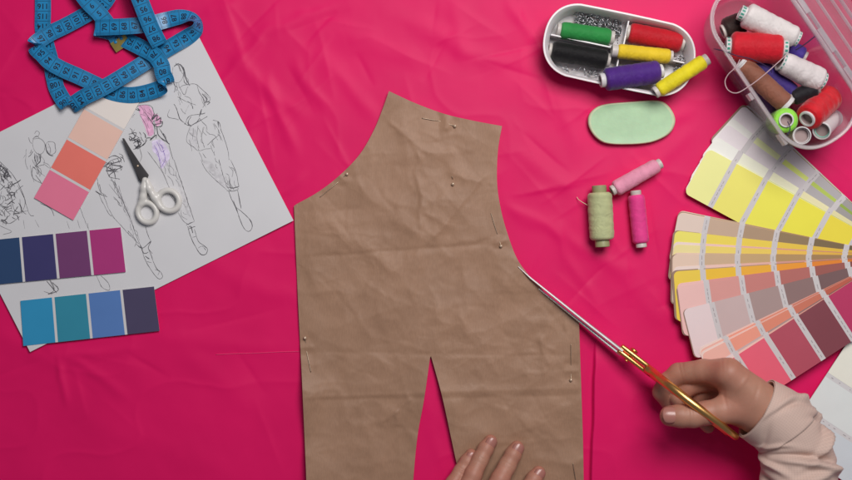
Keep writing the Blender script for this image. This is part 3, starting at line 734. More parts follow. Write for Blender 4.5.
def add_tape(ctrl, start_no, direction=1, jump=None, flip=1):
    pt, w, Nn, s = tape_run(ctrl); n = len(pt); hw = TW * MM / 2
    k = np.linspace(-1, 1, 7)
    th = 0.0002
    rows_t = pt[:, None] + w[:, None] * (k * hw)[None, :, None] + Nn[:, None] * (th - 0.00012 * np.abs(k) ** 6)[None, :, None]
    rows_b = pt[:, None] + w[:, None] * (k * hw)[None, :, None] - Nn[:, None] * (th - 0.00012 * np.abs(k) ** 6)[None, :, None]
    ring = np.concatenate([rows_t, rows_b[:, ::-1]], 1); m = ring.shape[1]
    f = []
    for i in range(n - 1):
        for j in range(m):
            q = (j + 1) % m; f.append([i * m + j, (i + 1) * m + j, (i + 1) * m + q, i * m + q])
    f.append(list(range(m))); f.append([(n - 1) * m + j for j in range(m)][::-1])
    tb.add(ring.reshape(-1, 3), f)
    def place(a, b, side):       # a along (m), b across (m)
        a = np.clip(a, 0, s[-1]); i = np.interp(a, s, np.arange(n)); i0 = np.clip(i.astype(int), 0, n - 2); t = (i - i0)[:, None]
        L_ = lambda A: A[i0] * (1 - t) + A[i0 + 1] * t
        return L_(pt) + L_(w) * b[:, None] + L_(Nn) * side * (th + 0.00009)
    num = start_no; a = 0.006
    js = None
    if jump is not None: js = s[np.argmin(np.linalg.norm(pt - P(*jump[0]), axis=1))]
    while a < s[-1] - 0.004:
        if js is not None and a > js: num, direction, js = jump[1], jump[2], None
        for side in (1, -1):
            V, Fc = text_geo(str(num)); sz = 0.0074
            pr.add(place(a + V[:, 1] * sz * flip, V[:, 0] * sz * side * flip * -1, side), Fc)
            for (da, b0, b1, wd) in [(0.005, -hw * .97, hw * .97, .0004)] + [(0.001 * q, hw * .62 if q != 5 else hw * .5, hw * .95, .00022) for q in range(-4, 5)] + [(0.001 * q, -hw * .95, -hw * .62, .00022) for q in range(-4, 5)]:
                m_ = 6
                bb = np.linspace(b0, b1, m_)
                q1 = place(np.full(m_, a + da - wd / 2), bb, side); q2 = place(np.full(m_, a + da + wd / 2), bb, side)
                pr.add(np.vstack([q1, q2]), [[i, i + 1, i + 1 + m_, i + m_] for i in range(m_ - 1)])
        num += 1 if direction > 0 else -1
        num = max(num, 1) if num > 0 else 150
        a += 0.01
    return pt, w, Nn
add_tape([(43, -20, 2.5), (43, 10, 2.5), (43, 30, 2.5), (47, 47, 2.5), (51, 62, 3), (54, 78, 3.5), (58, 91, 4), (69, 105, 7.5, 'H'),
          (84, 97, 11.5), (108, 85, 11), (136, 68, 9), (152, 58, 7), (165, 50, 6), (177, 43, 6), (189, 36, 7, 24), (197, 29, 9.5, 55), (198, 22, 9.5, 68), (191, 17, 8.5, 45), (179, 17, 7, 12), (166, 20, 7),
          (150, 24, 13), (130, 26, 16), (110, 27, 15), (95, 28, 10.5, 'H'), (110, 32, 4), (126, 40, 4.5), (140, 47, 9), (153, 54, 14, -8), (161, 64, 15), (163, 73, 14), (166, 84, 10, 'H'),
          (152, 91, 6), (131, 95, 4.5), (111, 92, 4.2), (95, 84, 4.5), (78, 76, 7), (62, 69, 8.5), (50, 62, 10), (43, 55, 10.5), (35, 45, 9, 'H'),
          (49, 34, 6.5), (65, 26, 6), (80, 18, 6), (92, 11, 8), (103, 4, 11), (111, -8, 12)], 118, -1, ((158, 22, 10), 65, 1), 1)
add_tape([(130, -24, 24), (140, 0, 27), (147, 18, 25), (154, 34, 21), (160, 45, 15, 'H'), (153, 31, 9), (146, 14, 4), (138, -6, 4)], 92, 1, None, 1)
ptC, wC, nC = add_tape([(76, -14, 12), (88, 2, 13.5), (98, 12, 12), (106, 22, 9), (113, 32, 6), (121, 44, 4)], 8, -1, None, -1)
blue = mat('tape_blue', (0.018, 0.255, 0.54), rough=0.32, var=0.06, vscale=40, spec=0.5, bump=0.1, bscale=900)
t_o = tb.build('tape', blue, TAPE, auto=50)
pr.build('printing', mat('tape_print', (0.008, 0.012, 0.035), rough=0.5), t_o, smooth=False)
# brass end plate with rivets
e = ptC[-1]; d = nrm(ptC[-1] - ptC[-4]); w_ = wC[-1]; n_ = nC[-1]
if n_[2] < 0: n_ = -n_
hw = TW * MM / 2 + 0.0006
q = []
for sgn in (1, -1):
    for a, b in ((-0.006, -1), (0.0045, -1), (0.0045, 1), (-0.006, 1)): q.append(e + d * a + w_ * b * hw + n_ * sgn * 0.0006)
tipo = mesh('metal_tip', np.array(q), [[0, 1, 2, 3], [7, 6, 5, 4], [0, 4, 5, 1], [1, 5, 6, 2], [2, 6, 7, 3], [3, 7, 4, 0]], mat('brass_tip', (0.55, 0.42, 0.12), rough=0.35, metal=0.9, var=0.15), TAPE, smooth=False)
for b in (-0.4, 0.4):
    v, f = ball(e + d * -0.0045 + w_ * b * hw + n_ * 0.0006, (0.0018, 0.0018, 0.0007), 12)
    mesh('rivet', v, f, blue, tipo)

# ================================================================== SPOOLS
cream_plastic = mat('spool_plastic', (0.62, 0.57, 0.53), rough=0.4, var=0.04)
white_plastic = mat('spool_white', (0.70, 0.68, 0.68), rough=0.35, var=0.03)
teal_print = mat('spool_teal_print', (0.05, 0.30, 0.22), rough=0.5)
card_inside = mat('spool_bore', (0.40, 0.30, 0.29), rough=0.8)
def spool(label, group, a, b, r, tcol, tname, capr=None, caplen=4.0, capmat=None, taper=1.0, ring=False, bore=0.72, fluff=0.02, capa=None, capb=None, open_end=True):
    """a, b = (px,py,z) of the two ends (mm); r thread radius (mm)"""
    A = P(*a); B = P(*b); ax = B - A; Ln = np.linalg.norm(ax)
    rot = Vector(ax).to_track_quat('Z', 'Y').to_euler()
    capmat = capmat or cream_plastic; capr = (capr or r * 0.75) * MM; R = r * MM
    ca = (caplen if capa is None else capa) * MM; cb = (caplen if capb is None else capb) * MM
    root = thing('thread_spool', label, 'thread spool', tuple(A), group, rot)
    bo = capr * bore
    e_ = 0.0005
    prof = [(bo, 0.0), (capr - e_, 0.0), (capr, e_), (capr, ca * .8), (capr * .93, ca), (capr * .93, Ln - cb), (capr, Ln - cb * .8), (capr, Ln - e_), (capr - e_, Ln), (bo, Ln)]
    v, f = lathe(prof, 36, closed=True); core = mesh('core', v, f, [capmat], root, local=True, auto=40)
    v, f = lathe([(bo * .985, 0.0008), (bo * .985, Ln - 0.0008)], 28); mesh('bore', v, [q[::-1] for q in f], card_inside, core, local=True)
    for dd_ in (.12, .88):
        v, f = lathe([(0, Ln * dd_), (bo * .98, Ln * dd_)], 28); mesh('bore', v, f, card_inside, core, local=True)
    if ring:
        for z0, z1 in ((0.0009, ca * .7), (Ln - cb * .7, Ln - 0.0009)):
            pm = MB()
            for j in range(14):
                a0 = j / 14 * 6.283; a1 = a0 + 0.26
                vv = []
                for an in np.linspace(a0, a1, 3):
                    for zz_ in (z0, z1): vv.append((math.cos(an) * capr * 1.012, math.sin(an) * capr * 1.012, zz_))
                pm.add(vv, [[0, 2, 3, 1], [2, 4, 5, 3]])
            pm.build('lettering', teal_print, core, local=True)
    z0 = ca; z1 = Ln - cb; n = 90
    zc = np.linspace(z0, z1, n); t = (zc - z0) / (z1 - z0)
    rad = R * (1 + (taper - 1) * t) * (1 + fluff * .45 * fbm(t * 14 + a[0], t * 0 + a[1], 3))
    edge = np.minimum(t, 1 - t) * (z1 - z0)
    rad = rad - (0.22 * R) * np.exp(-(edge / (0.0009 + 0.03 * R)) ** 1.2)
    prof = np.vstack([[[capr * .9, z0]], np.stack([rad, zc], 1), [[capr * .9, z1]]])
    v, f = lathe(prof, 44)
    th = np.arctan2(v[:, 1], v[:, 0]); rr = 1 + 0.010 * np.sin(th * 1 + v[:, 2] * 700) + .03 * fbm(th * 1.3 + v[:, 2] * 160 + a[0], v[:, 2] * 260 + a[1], 3)
    v[:, 0] *= rr; v[:, 1] *= rr
    mesh('thread', v, f, thread_mat('thread_' + tname, tcol), root, local=True, auto=60)
    return root

g = 'spools lying on the pink cloth'
def zr(px, py, r, ex=0): return rest(px, py, 8) + r + ex
spool('fat sage green spool lying on the cloth left of the pink spools', g, (599, 185.5, zr(600, 215, 12)), (602.5, 247, zr(600, 215, 12)), 12.2, RGB(158, 162, 120, .62), 'sage', 7.2, 7.0, mat('spool_sage_cap', RGB(128, 128, 92, .62), rough=.45))
spool('pale pink spool lying slanted across the tops of two other spools', g, (611.5, 191, zr(636, 177, 11, 1)), (661, 163, zr(636, 177, 8.5)), 8.0, RGB(212, 130, 152, .62), 'pale_pink', 5.2, 4.0, taper=.9)
spool('thin hot pink spool lying upright in the photo beside the sage green one', g, (635.5, 190.5, zr(638, 218, 8.2)), (641.5, 247.5, zr(638, 218, 8.2)), 8.2, RGB(205, 52, 120, .62), 'hot_pink', 5.4, 4.5)

# ================================================================== WHITE TRAY
def stadium(a, b, n=72, p=2.0):
    """rounded-end outline, half length a, half width b"""
    out = []
    for i in range(n):
        t = 2 * math.pi * i / n
        c, s = math.cos(t), math.sin(t)
        x = b * math.copysign(abs(c) ** (2 / 2.3), c) + (a - b) * (1 if c > 0 else -1) * min(1, abs(c) * 6); y = b * math.copysign(abs(s) ** (2 / 2.3), s)
        out.append((x, y))
    return np.array(out)
def vessel(levels, n=72):
    """levels: (a,b,z) outlines; returns lofted surface with last level capped"""
    v = []; f = []
    for (a, b, z) in levels:
        s_ = stadium(a, b, n); v.append(np.column_stack([s_, np.full(n, z)]))
    for i in range(len(levels) - 1):
        for j in range(n):
            k = (j + 1) % n; f.append([i * n + j, i * n + k, (i + 1) * n + k, (i + 1) * n + j])
    return np.concatenate(v) * MM, f
def orient(v, px, py, z, deg):
    a = math.radians(-deg); R = np.array([[math.cos(a), -math.sin(a), 0], [math.sin(a), math.cos(a), 0], [0, 0, 1]])
    c = P(px, py, z); c[2] = z * MM
    return v @ R.T + c
tray_pl = mat('tray_plastic', (0.72, 0.68, 0.69), rough=0.35, var=0.03, sss=0.2, coat=0.2)
TZ = 2.2; TH = 24
TC = (615.5, 53.5)
tray = thing('sorting_tray', 'white oval plastic tray with dividers full of spools and pins', 'tray', P(TC[0], TC[1], TZ))
tk = (H - (TZ + TH) * MM) / H
ta, tbw = 76.5 * tk, 37.5 * tk
lv = [(ta * .90, tbw * .84, 0), (ta * .94, tbw * .9, 1.2), (ta * .975, tbw * .955, TH - 2), (ta, tbw, TH - 1.6), (ta + .3, tbw + .3, TH - .8), (ta, tbw, TH), (ta - 1.6, tbw - 1.6, TH),
      (ta - 2.1, tbw - 2.1, TH - .7), (ta * .95 - 1.6, tbw * .94 - 1.6, TH - 4), (ta * .915 - 1.6, tbw * .87 - 1.6, 2.6), (ta * .88 - 1.6, tbw * .80 - 1.6, 1.6)]
v, f = vessel(lv); n = 72
f.append(list(range(n))[::-1]); f.append([(len(lv) - 1) * n + j for j in range(n)])
mesh('shell', orient(v, TC[0], TC[1], TZ, 12), f, tray_pl, tray, auto=40)
def box_at(x0, y0, x1, y1, z0, z1, th, m, name, parent, px, py, z, deg):
    d = nrm([x1 - x0, y1 - y0]); nn = np.array([-d[1], d[0]]) * th / 2
    a = np.array([x0, y0]); b = np.array([x1, y1]); v = []
    for zz_ in (z0, z1):
        for q in (a + nn, b + nn, b - nn, a - nn): v.append((q[0], q[1], zz_))
    v = np.array(v) * MM
    return mesh(name, orient(v, px, py, z, deg), [[3, 2, 1, 0], [4, 5, 6, 7], [0, 1, 5, 4], [1, 2, 6, 5], [2, 3, 7, 6], [3, 0, 4, 7]], m, parent, smooth=False)
box_at(-68, 2, 66, 2, 1.5, 17, 1.3, tray_pl, 'divider', tray, TC[0], TC[1], TZ, 12)
box_at(4, 2.8, 4, 31, 1.5, 17, 1.3, tray_pl, 'divider', tray, TC[0], TC[1], TZ, 12)
box_at(2, -31, 2, 1.2, 1.5, 17, 1.3, tray_pl, 'divider', tray, TC[0], TC[1], TZ, 12)
g = 'spools in the white tray'
spool('green spool beside the heap of pins in the white tray', g, (557, 29.5, 16), (614, 38, 16), 8.6, RGB(35, 118, 55, .62), 'green', 6.8, 3.6)
spool('black spool below the green one in the white tray', g, (548.5, 50, 15), (610, 60.5, 15), 9.8, (0.006, 0.005, 0.006), 'black', 7, 3)
spool('red spool in the upper right compartment of the white tray', g, (626, 32, 14), (684, 43.5, 14), 10.2, RGB(170, 18, 32, .7), 'red', 7.5, 3)
spool('yellow spool lying below the red one inside the white tray', g, (611.5, 50.5, 23), (672.5, 56.8, 22), 7.3, RGB(205, 170, 35, .62), 'yellow', 6.0, 6.0, capb=2.6)
spool('dark purple spool across the lower rim of the white tray', g, (600, 80.5, 29), (662.5, 71, 23), 11.2, RGB(62, 28, 105, .62), 'purple', 7.0, 5.0, white_plastic, capb=3.6)
spool('lemon yellow spool propped over the right rim of the white tray', g, (654.5, 93, 28), (708, 58.5, 33), 7.3, RGB(208, 185, 28, .62), 'lemon', 5.8, 4.2)
# pins heaped in the tray
pm = MB()
for i in range(230):
    u, w2 = random.uniform(-46, 0), random.gauss(24, 4.5)
    if i > 195: u, w2 = random.uniform(-50, -10), random.uniform(-26, -22)
    if i > 205: u, w2 = random.uniform(62, 68), random.uniform(-8, 12)
    lx = math.cos(math.radians(-12)) * u - math.sin(math.radians(-12)) * w2; ly = math.sin(math.radians(-12)) * u + math.cos(math.radians(-12)) * w2
    c = P(TC[0] + lx, TC[1] - ly, 9 + 5 * random.random()) ; an = random.uniform(0, 6.28); l = random.uniform(4, 9) * MM
    dd = np.array([math.cos(an), math.sin(an), random.uniform(-.35, .35)]) * l / 2
    v, f = tube([c - dd, c, c + dd], 0.0005, 5); pm.add(v, f)
    if random.random() < .5:
        v, f = ball(c + dd, 0.0011, 8); pm.add(v, f)
o = pm.build('pin_heap', mat('bright_steel', (0.42, 0.42, 0.44), rough=0.38, metal=1.0, var=.1)); o['kind'] = 'stuff'
tag(o, 'heap of small silver pins in the white tray behind the green spool', 'pins')

# ================================================================== MINT CHALK
zc_ = zmap(2.825, 560, 90)
zc_ = zmap(4.363, 560, 90)
q = np.array(zc_([(120, 122), (136, 90), (182, 61), (300, 52), (432, 42), (472, 64), (500, 108), (505, 142), (486, 186), (440, 216), (370, 237), (210, 240), (158, 214), (124, 166)]))
ctr = q.mean(0); n = len(q)
qd = q.copy()
for _ in range(2):
    nx_ = np.roll(qd, -1, 0); qd = np.stack([qd * .75 + nx_ * .25, qd * .25 + nx_ * .75], 1).reshape(-1, 2)
n = len(qd)
cz = rest(*ctr, 25)
v = []
for k_, z in ((.93, 0), (.985, .8), (1.0, 2.2), (1.0, 5.2), (.985, 6.6), (.965, 7.3), (.945, 7.4), (.93, 7.25), (.6, 7.15), (.3, 7.1)):
    for p in qd:
        r_ = ctr + (p - ctr) * k_; v.append(P(r_[0], r_[1], cz + z))
rows = 10; f = []
for i in range(rows - 1):
    for j in range(n):
        k = (j + 1) % n; f.append([i * n + k, i * n + j, (i + 1) * n + j, (i + 1) * n + k])
f.append([(rows - 1) * n + j for j in range(n)][::-1]); f.append(list(range(n)))
o = mesh('tailors_chalk', np.array(v), f, [mat('mint_wax', RGB(146, 176, 140, .66), rough=0.5, var=0.08, vscale=90, sss=0.1, bump=.35, bscale=140, bdist=.0006), mat('worn_wax_edge', RGB(170, 178, 146, .66), rough=0.6, var=0.1, vscale=160, sss=0.1, bump=.35, bscale=140, bdist=.0006)], mids=[1 if k_ < 7 * n else 0 for k_ in range(len(f))], origin=P(ctr[0], ctr[1], cz), auto=50)
tag(o, 'mint green oval block of tailors chalk with a raised edge, below the white tray', 'chalk')

# ================================================================== CLEAR BOX
clear = clear_mat('clear_plastic', (0.97, 0.95, 0.97), haze=0.15)
clear_rim = clear_mat('frosted_rim', (0.95, 0.92, 0.94), haze=0.42, rough=.2)
BH = 66; BZ = 2.0; BC = (783.8, 62.2); BD = 56.0
bk = (H - (BH + BZ) * MM) / H
BCz = P(BC[0], BC[1], BH)   # centre of the rim
boxr = thing('storage_box', 'clear plastic storage box with open hinged lid, crammed with thread spools', 'box', (BCz[0], BCz[1], BZ * MM))
ba, bb = 93 * bk, 43.5 * bk
lv = [(ba * .90, bb * .78, 0), (ba * .92, bb * .81, 1), (ba * .985, bb * .96, BH - 6), (ba * .985, bb * .96, BH - 1)]
lvi = [(ba * .985 - 1.2, bb * .96 - 1.2, BH - 1), (ba * .985 - 1.2, bb * .96 - 1.2, BH - 6), (ba * .92 - 1.2, bb * .81 - 1.2, 2), (ba * .88, bb * .76, 1.4)]
v, f = vessel(lv + lvi); n = 72
f.append(list(range(n))[::-1]); f.append([(len(lv + lvi) - 1) * n + j for j in range(n)])
def orient_w(v, c, deg):
    a = math.radians(-deg); R = np.array([[math.cos(a), -math.sin(a), 0], [math.sin(a), math.cos(a), 0], [0, 0, 1]])
    return v @ R.T + np.asarray(c)
bc0 = (BCz[0], BCz[1], BZ * MM)
mesh('shell', orient_w(v, bc0, BD), f, clear, boxr, auto=40)
lv = [(ba - 2.2, bb - 2.2, BH - 3), (ba + .8, bb + .8, BH - 3), (ba + 1.2, bb + 1.2, BH - 1.5), (ba + .8, bb + .8, BH), (ba - 1.6, bb - 1.6, BH), (ba - 2.2, bb - 2.2, BH - .6)]
v, f = vessel(lv)
for j in range(n):
    k = (j + 1) % n; f.append([5 * n + j, 5 * n + k, k, j])
mesh('rim', orient_w(v, bc0, BD), f, clear_rim, boxr, auto=50)
# latch tabs on the near side, hinge bars on the far side
def lbox(name, x0, x1, y0, y1, z0, z1, m, tilt=0):
    v = np.array([(x, y, z) for z in (z0, z1) for x, y in ((x0, y0), (x1, y0), (x1, y1), (x0, y1))], float) * MM
    return mesh(name, orient_w(v, bc0, BD), [[3, 2, 1, 0], [4, 5, 6, 7], [0, 1, 5, 4], [1, 2, 6, 5], [2, 3, 7, 6], [3, 0, 4, 7]], m, boxr, smooth=False)
lbox('latch', 6, 13, -bb - 4.5, -bb - 1.4, BH - 9, BH - 1, clear_rim)
lbox('latch', 54, 66, -bb - 1.5, -bb + 1.4, BH - 12, BH - 2, clear_rim)
for x0 in (-52, -8, 36):
    lbox('hinge', x0, x0 + 26, bb + 1.4, bb + 5.5, BH - 3, BH + .8, clear_rim)
# lid swung open beyond the hinge, sloping down to the cloth
lv = [(ba, bb, 0), (ba, bb, -10), (ba - 3, bb - 3, -12), (ba - 3.8, bb - 3.8, -12), (ba - 4.2, bb - 4.2, -11), (ba - 12, bb - 12, -11), (ba - 14, bb - 14, -8), (ba - 30, bb - 30, -8)]
v, f = vessel(lv); f.append([(len(lv) - 1) * n + j for j in range(n)])
v = v + np.array([0, bb * MM, 0])
sl = math.radians(-36); Rx = np.array([[1, 0, 0], [0, math.cos(sl), -math.sin(sl)], [0, math.sin(sl), math.cos(sl)]])
v = v @ Rx.T + np.array([0, (bb + 5.8) * MM, (BH - 1.2) * MM])
lid = mesh('lid', orient_w(v, bc0, BD), f, clear, boxr, auto=40); solid(lid, 0.0013)
rimv, rimf = vessel([(ba - 1, bb - 1, .8), (ba + 1.4, bb + 1.4, .8), (ba + 1.4, bb + 1.4, -1.4), (ba - 1, bb - 1, -1.4)])
for j in range(n):
    k = (j + 1) % n; rimf.append([3 * n + j, 3 * n + k, k, j])
rimv = (rimv + np.array([0, bb * MM, 0])) @ Rx.T + np.array([0, (bb + 5.8) * MM, (BH - 1.2) * MM])
mesh('lid_rim', orient_w(rimv, bc0, BD), rimf, clear_rim, lid, auto=50)

for k0, k1, hz_ in ((12, 15.5, -11), (30, 32, -8)):
    rv, rf = vessel([(ba - k1, bb - k1, hz_), (ba - k0, bb - k0, hz_), (ba - k0, bb - k0, hz_ + 2.2), (ba - k1, bb - k1, hz_ + 2.2)])
    for j in range(n):
        k = (j + 1) % n; rf.append([3 * n + j, 3 * n + k, k, j])
    rv = (rv + np.array([0, bb * MM, 0])) @ Rx.T + np.array([0, (bb + 5.8) * MM, (BH - 1.2) * MM])
    mesh('lid_ridge', orient_w(rv, bc0, BD), rf, clear_rim, lid, auto=50)

g = 'spools in the clear box'
spool('white cone of thread uppermost at the back of the clear box', g, (739.5, 12, 54), (799, 39.5, 56), 12.6, (0.80, 0.74, 0.72), 'white', 7.5, 6, white_plastic, taper=.82, ring=True, capb=3)
spool('fat red spool lying topmost along the box rim', g, (725.5, 46.5, 50), (787.5, 49, 57), 14.4, RGB(180, 20, 36, .72), 'crimson', 9, 5, white_plastic, ring=True)
spool('dark brown spool half hidden behind the fat red one in the box', g, (722, 32, 30), (746, 22, 32), 12, (0.03, 0.015, 0.012), 'dark_brown', 7, 3)
spool('mid brown spool with white ends along the front wall of the clear box', g, (739, 62, 50), (788, 106, 50), 9.6, RGB(118, 74, 58, .62), 'brown', 9.2, 3.2, white_plastic, bore=.6)
spool('indigo spool between the brown and the white ones in the box', g, (748, 58, 40), (795, 96, 42), 9.2, RGB(48, 32, 96, .62), 'indigo', 6, 3)
spool('violet spool peeking out beneath the white cone in the box', g, (770, 40, 30), (806, 58, 34), 9, RGB(62, 45, 125, .62), 'violet', 6, 3)
spool('white spool with teal end ring in the middle of the box', g, (780, 61, 57), (823, 82, 50), 10.5, (0.78, 0.71, 0.70), 'milk_white', 9.4, 3, white_plastic, taper=1.18, ring=True, bore=.8)
spool('short black spool lying below the white one in the box', g, (790, 99, 46), (819, 88, 50), 7.8, (0.012, 0.010, 0.014), 'charcoal', 5.5, 2.5, card_inside)
spool('lime green spool standing with its hollow end up in the box', g, (786.5, 120, 62), (777, 122, 8), 11.8, RGB(120, 185, 55, .66), 'lime', 7, 2.2, white_plastic, bore=.8)
spool('red spool tilted with its hollow end toward the viewer in the box', g, (806.5, 119.5, 61), (832, 95, 34), 13.2, RGB(184, 16, 30, .72), 'scarlet', 8, 2.5, white_plastic, bore=.74)
spool('white ended spool standing at the rounded end of the box beside the lime one', g, (802, 135.5, 60), (795, 136, 10), 8.0, (0.55, 0.50, 0.50), 'oyster', 8.6, 3, white_plastic, bore=.88)
spool('spool with teal collar leaning at the far right end of the box', g, (821.5, 131, 58), (834, 118, 22), 8.0, RGB(110, 165, 150, .62), 'teal_collar', 8.8, 3, white_plastic, bore=.86)
# filler spools lower in the box
spool('grey violet spool lying on the floor of the clear box', g, (752, 78, 14), (786, 112, 14), 10, RGB(90, 80, 150, .62), 'grey_violet', 6, 3)

spool('dark violet spool pressed against the front wall of the clear box', g, (738, 64, 22), (761, 100, 22), 9.0, RGB(52, 40, 110, .62), 'dark_violet', 6, 3)
spool('plum spool deep in the box under the mid brown one', g, (752, 84, 32), (776, 112, 30), 8.5, RGB(70, 40, 90, .62), 'plum', 6, 3)

# loose ends of thread
def strand(label, pts, r, m):
    q = catmull([P(*p) for p in pts], 0.001)
    v, f = tube(q, r, 6); o = mesh('loose_thread', v, f, m, origin=q[0])
    return tag(o, label, 'thread', 'loose threads')
zb = lambda L: [(690 + x / 3.1975, y / 3.1975, z) for x, y, z in L]
pinkthread = mat('pale_thread', (0.60, 0.42, 0.45), rough=.6); darkthread = mat('dark_thread', (0.03, 0.015, 0.06), rough=.6)
strand('pale thread curling from the box over its front rim in a loop', zb([(312, 172, 66), (270, 210, 68), (230, 245, 69), (190, 275, 69), (150, 297, 69), (122, 288, 66), (112, 262, 64), (122, 238, 66), (146, 215, 69), (160, 190, 67)]), 0.00045, pinkthread)
strand('dark purple thread trailing out over the left rim of the box', zb([(78, 156, 60), (110, 164, 67), (150, 178, 68), (200, 190, 66), (250, 215, 62), (262, 232, 60)]), 0.00045, darkthread)
strand('dark thread end sticking up beside the white spools', zb([(338, 160, 62), (365, 143, 66), (400, 116, 70)]), 0.0006, darkthread)
strand('dark thread hanging over the hollow end of the lime spool', zb([(312, 388, 65), (320, 410, 66), (312, 432, 66)]), 0.0005, darkthread)
strand('fine thread tail leaving the sage green spool', [(589, 206, 12), (582, 202, 8), (578, 199, 4), (577, 197, 3)], 0.0003, mat('sage_tail', RGB(190, 180, 150, .62), rough=.6))
strand('pale straight thread lying on the cloth left of the pattern', [(216, 354.5, rest(216, 354) + .4), (236, 353.6, rest(236, 353) + .3), (258, 353, rest(258, 353) + .3), (278, 352, rest(278, 352) + .3), (299, 351.4, rest(299, 351) + .5)], 0.0003, mat('rose_thread', RGB(200, 55, 105, .62), rough=.6))

# ================================================================== FAN DECK
PV = np.array([899.0, 281.0]); LR = 226.0; LW = 50.5
deck = thing('colour_fan_deck', 'fanned deck of colour strips from yellow through greys to raspberry', 'fan deck', P(PV[0], PV[1], 2))
SETS = {
 'grey': [(196, 188, 190), (184, 176, 178), (168, 162, 164), (150, 146, 146), (136, 132, 130), (120, 116, 112), (105, 100, 98)],
 'green': [(204, 200, 192), (196, 200, 152), (178, 188, 100), (152, 168, 75), (125, 145, 62), (105, 125, 55), (90, 110, 50)],
 'pale': [(208, 202, 192), (206, 200, 180), (204, 198, 168), (196, 190, 150), (190, 184, 140), (180, 172, 125), (170, 160, 110)],
 'yellow': [(212, 198, 128), (210, 192, 92), (212, 194, 70), (212, 192, 60), (208, 184, 56), (200, 172, 55), (190, 160, 50)],
 'beige': [(188, 170, 158), (166, 142, 122), (146, 122, 98), (122, 102, 74), (104, 88, 62), (90, 76, 54), (80, 66, 46)],
 'gold': [(212, 190, 88), (210, 180, 72), (206, 175, 66), (196, 166, 60), (190, 158, 56), (180, 148, 52), (170, 138, 48)],
 'cream': [(208, 186, 130), (210, 178, 90), (208, 172, 78), (200, 160, 70), (190, 150, 62), (180, 140, 56), (170, 130, 50)],
 'tan': [(192, 168, 150), (172, 146, 118), (166, 138, 98), (152, 122, 82), (138, 108, 72), (126, 98, 64), (112, 86, 54)],
 'blush': [(205, 180, 172), (200, 165, 155), (192, 150, 138), (180, 130, 118), (168, 115, 100), (150, 98, 84), (135, 85, 70)],
 'orange': [(220, 172, 62), (222, 160, 46), (216, 146, 46), (206, 130, 42), (192, 112, 38), (176, 98, 34), (160, 86, 30)],
 'dusty': [(200, 160, 155), (182, 128, 122), (168, 106, 100), (152, 90, 84), (132, 76, 70), (114, 64, 58), (100, 54, 48)],
 'mauve': [(186, 170, 170), (162, 142, 140), (136, 116, 113), (114, 91, 89), (96, 73, 73), (80, 60, 60), (68, 50, 50)],
 'salmon': [(196, 148, 136), (192, 126, 108), (180, 110, 90), (164, 94, 76), (152, 76, 60), (132, 64, 50), (114, 54, 42)],
 'raspberry': [(198, 95, 112), (186, 78, 96), (144, 62, 76), (104, 52, 60), (150, 42, 78), (120, 36, 64), (100, 30, 54)],
 'brown': [(128, 104, 90), (150, 128, 112), (140, 116, 100), (128, 104, 88), (116, 92, 78), (104, 82, 68), (92, 72, 60)],
}
strip_white = mat('strip_white', (0.66, 0.62, 0.62), rough=0.55, var=0.02)
tiny_print = mat('tiny_print', (0.36, 0.33, 0.34), rough=0.6)
order = [(43.2, 'grey'), (42.9, 'pale'), (42.7, 'brown'), (42.4, 'grey'), (38.2, 'green'), (36.3, 'grey'), (32.2, 'pale'), (31.4, 'pale'), (29.0, 'green'), (28.8, 'pale'), (28.6, 'yellow'), (28.5, 'yellow'),
         (11.6, 'tan'), (11.4, 'brown'), (11.2, 'tan'), (11.0, 'beige'), (6.5, 'brown'), (6.4, 'gold'), (3.6, 'blush'), (2.9, 'cream'), (0.8, 'tan'), (0.4, 'brown'), (0.4, 'tan'), (-2.8, 'blush'), (-3.7, 'brown'), (-4.0, 'orange'),
         (-7.9, 'brown'), (-7.2, 'dusty'), (-7.4, 'dusty'), (-7.9, 'dusty'), (-14.2, 'brown'), (-14.2, 'mauve'), (-25.4, 'blush'), (-26.0, 'salmon'), (-26.6, 'blush'), (-27.2, 'salmon'), (-31.4, 'mauve'), (-32.1, 'blush'), (-32.8, 'raspberry')]
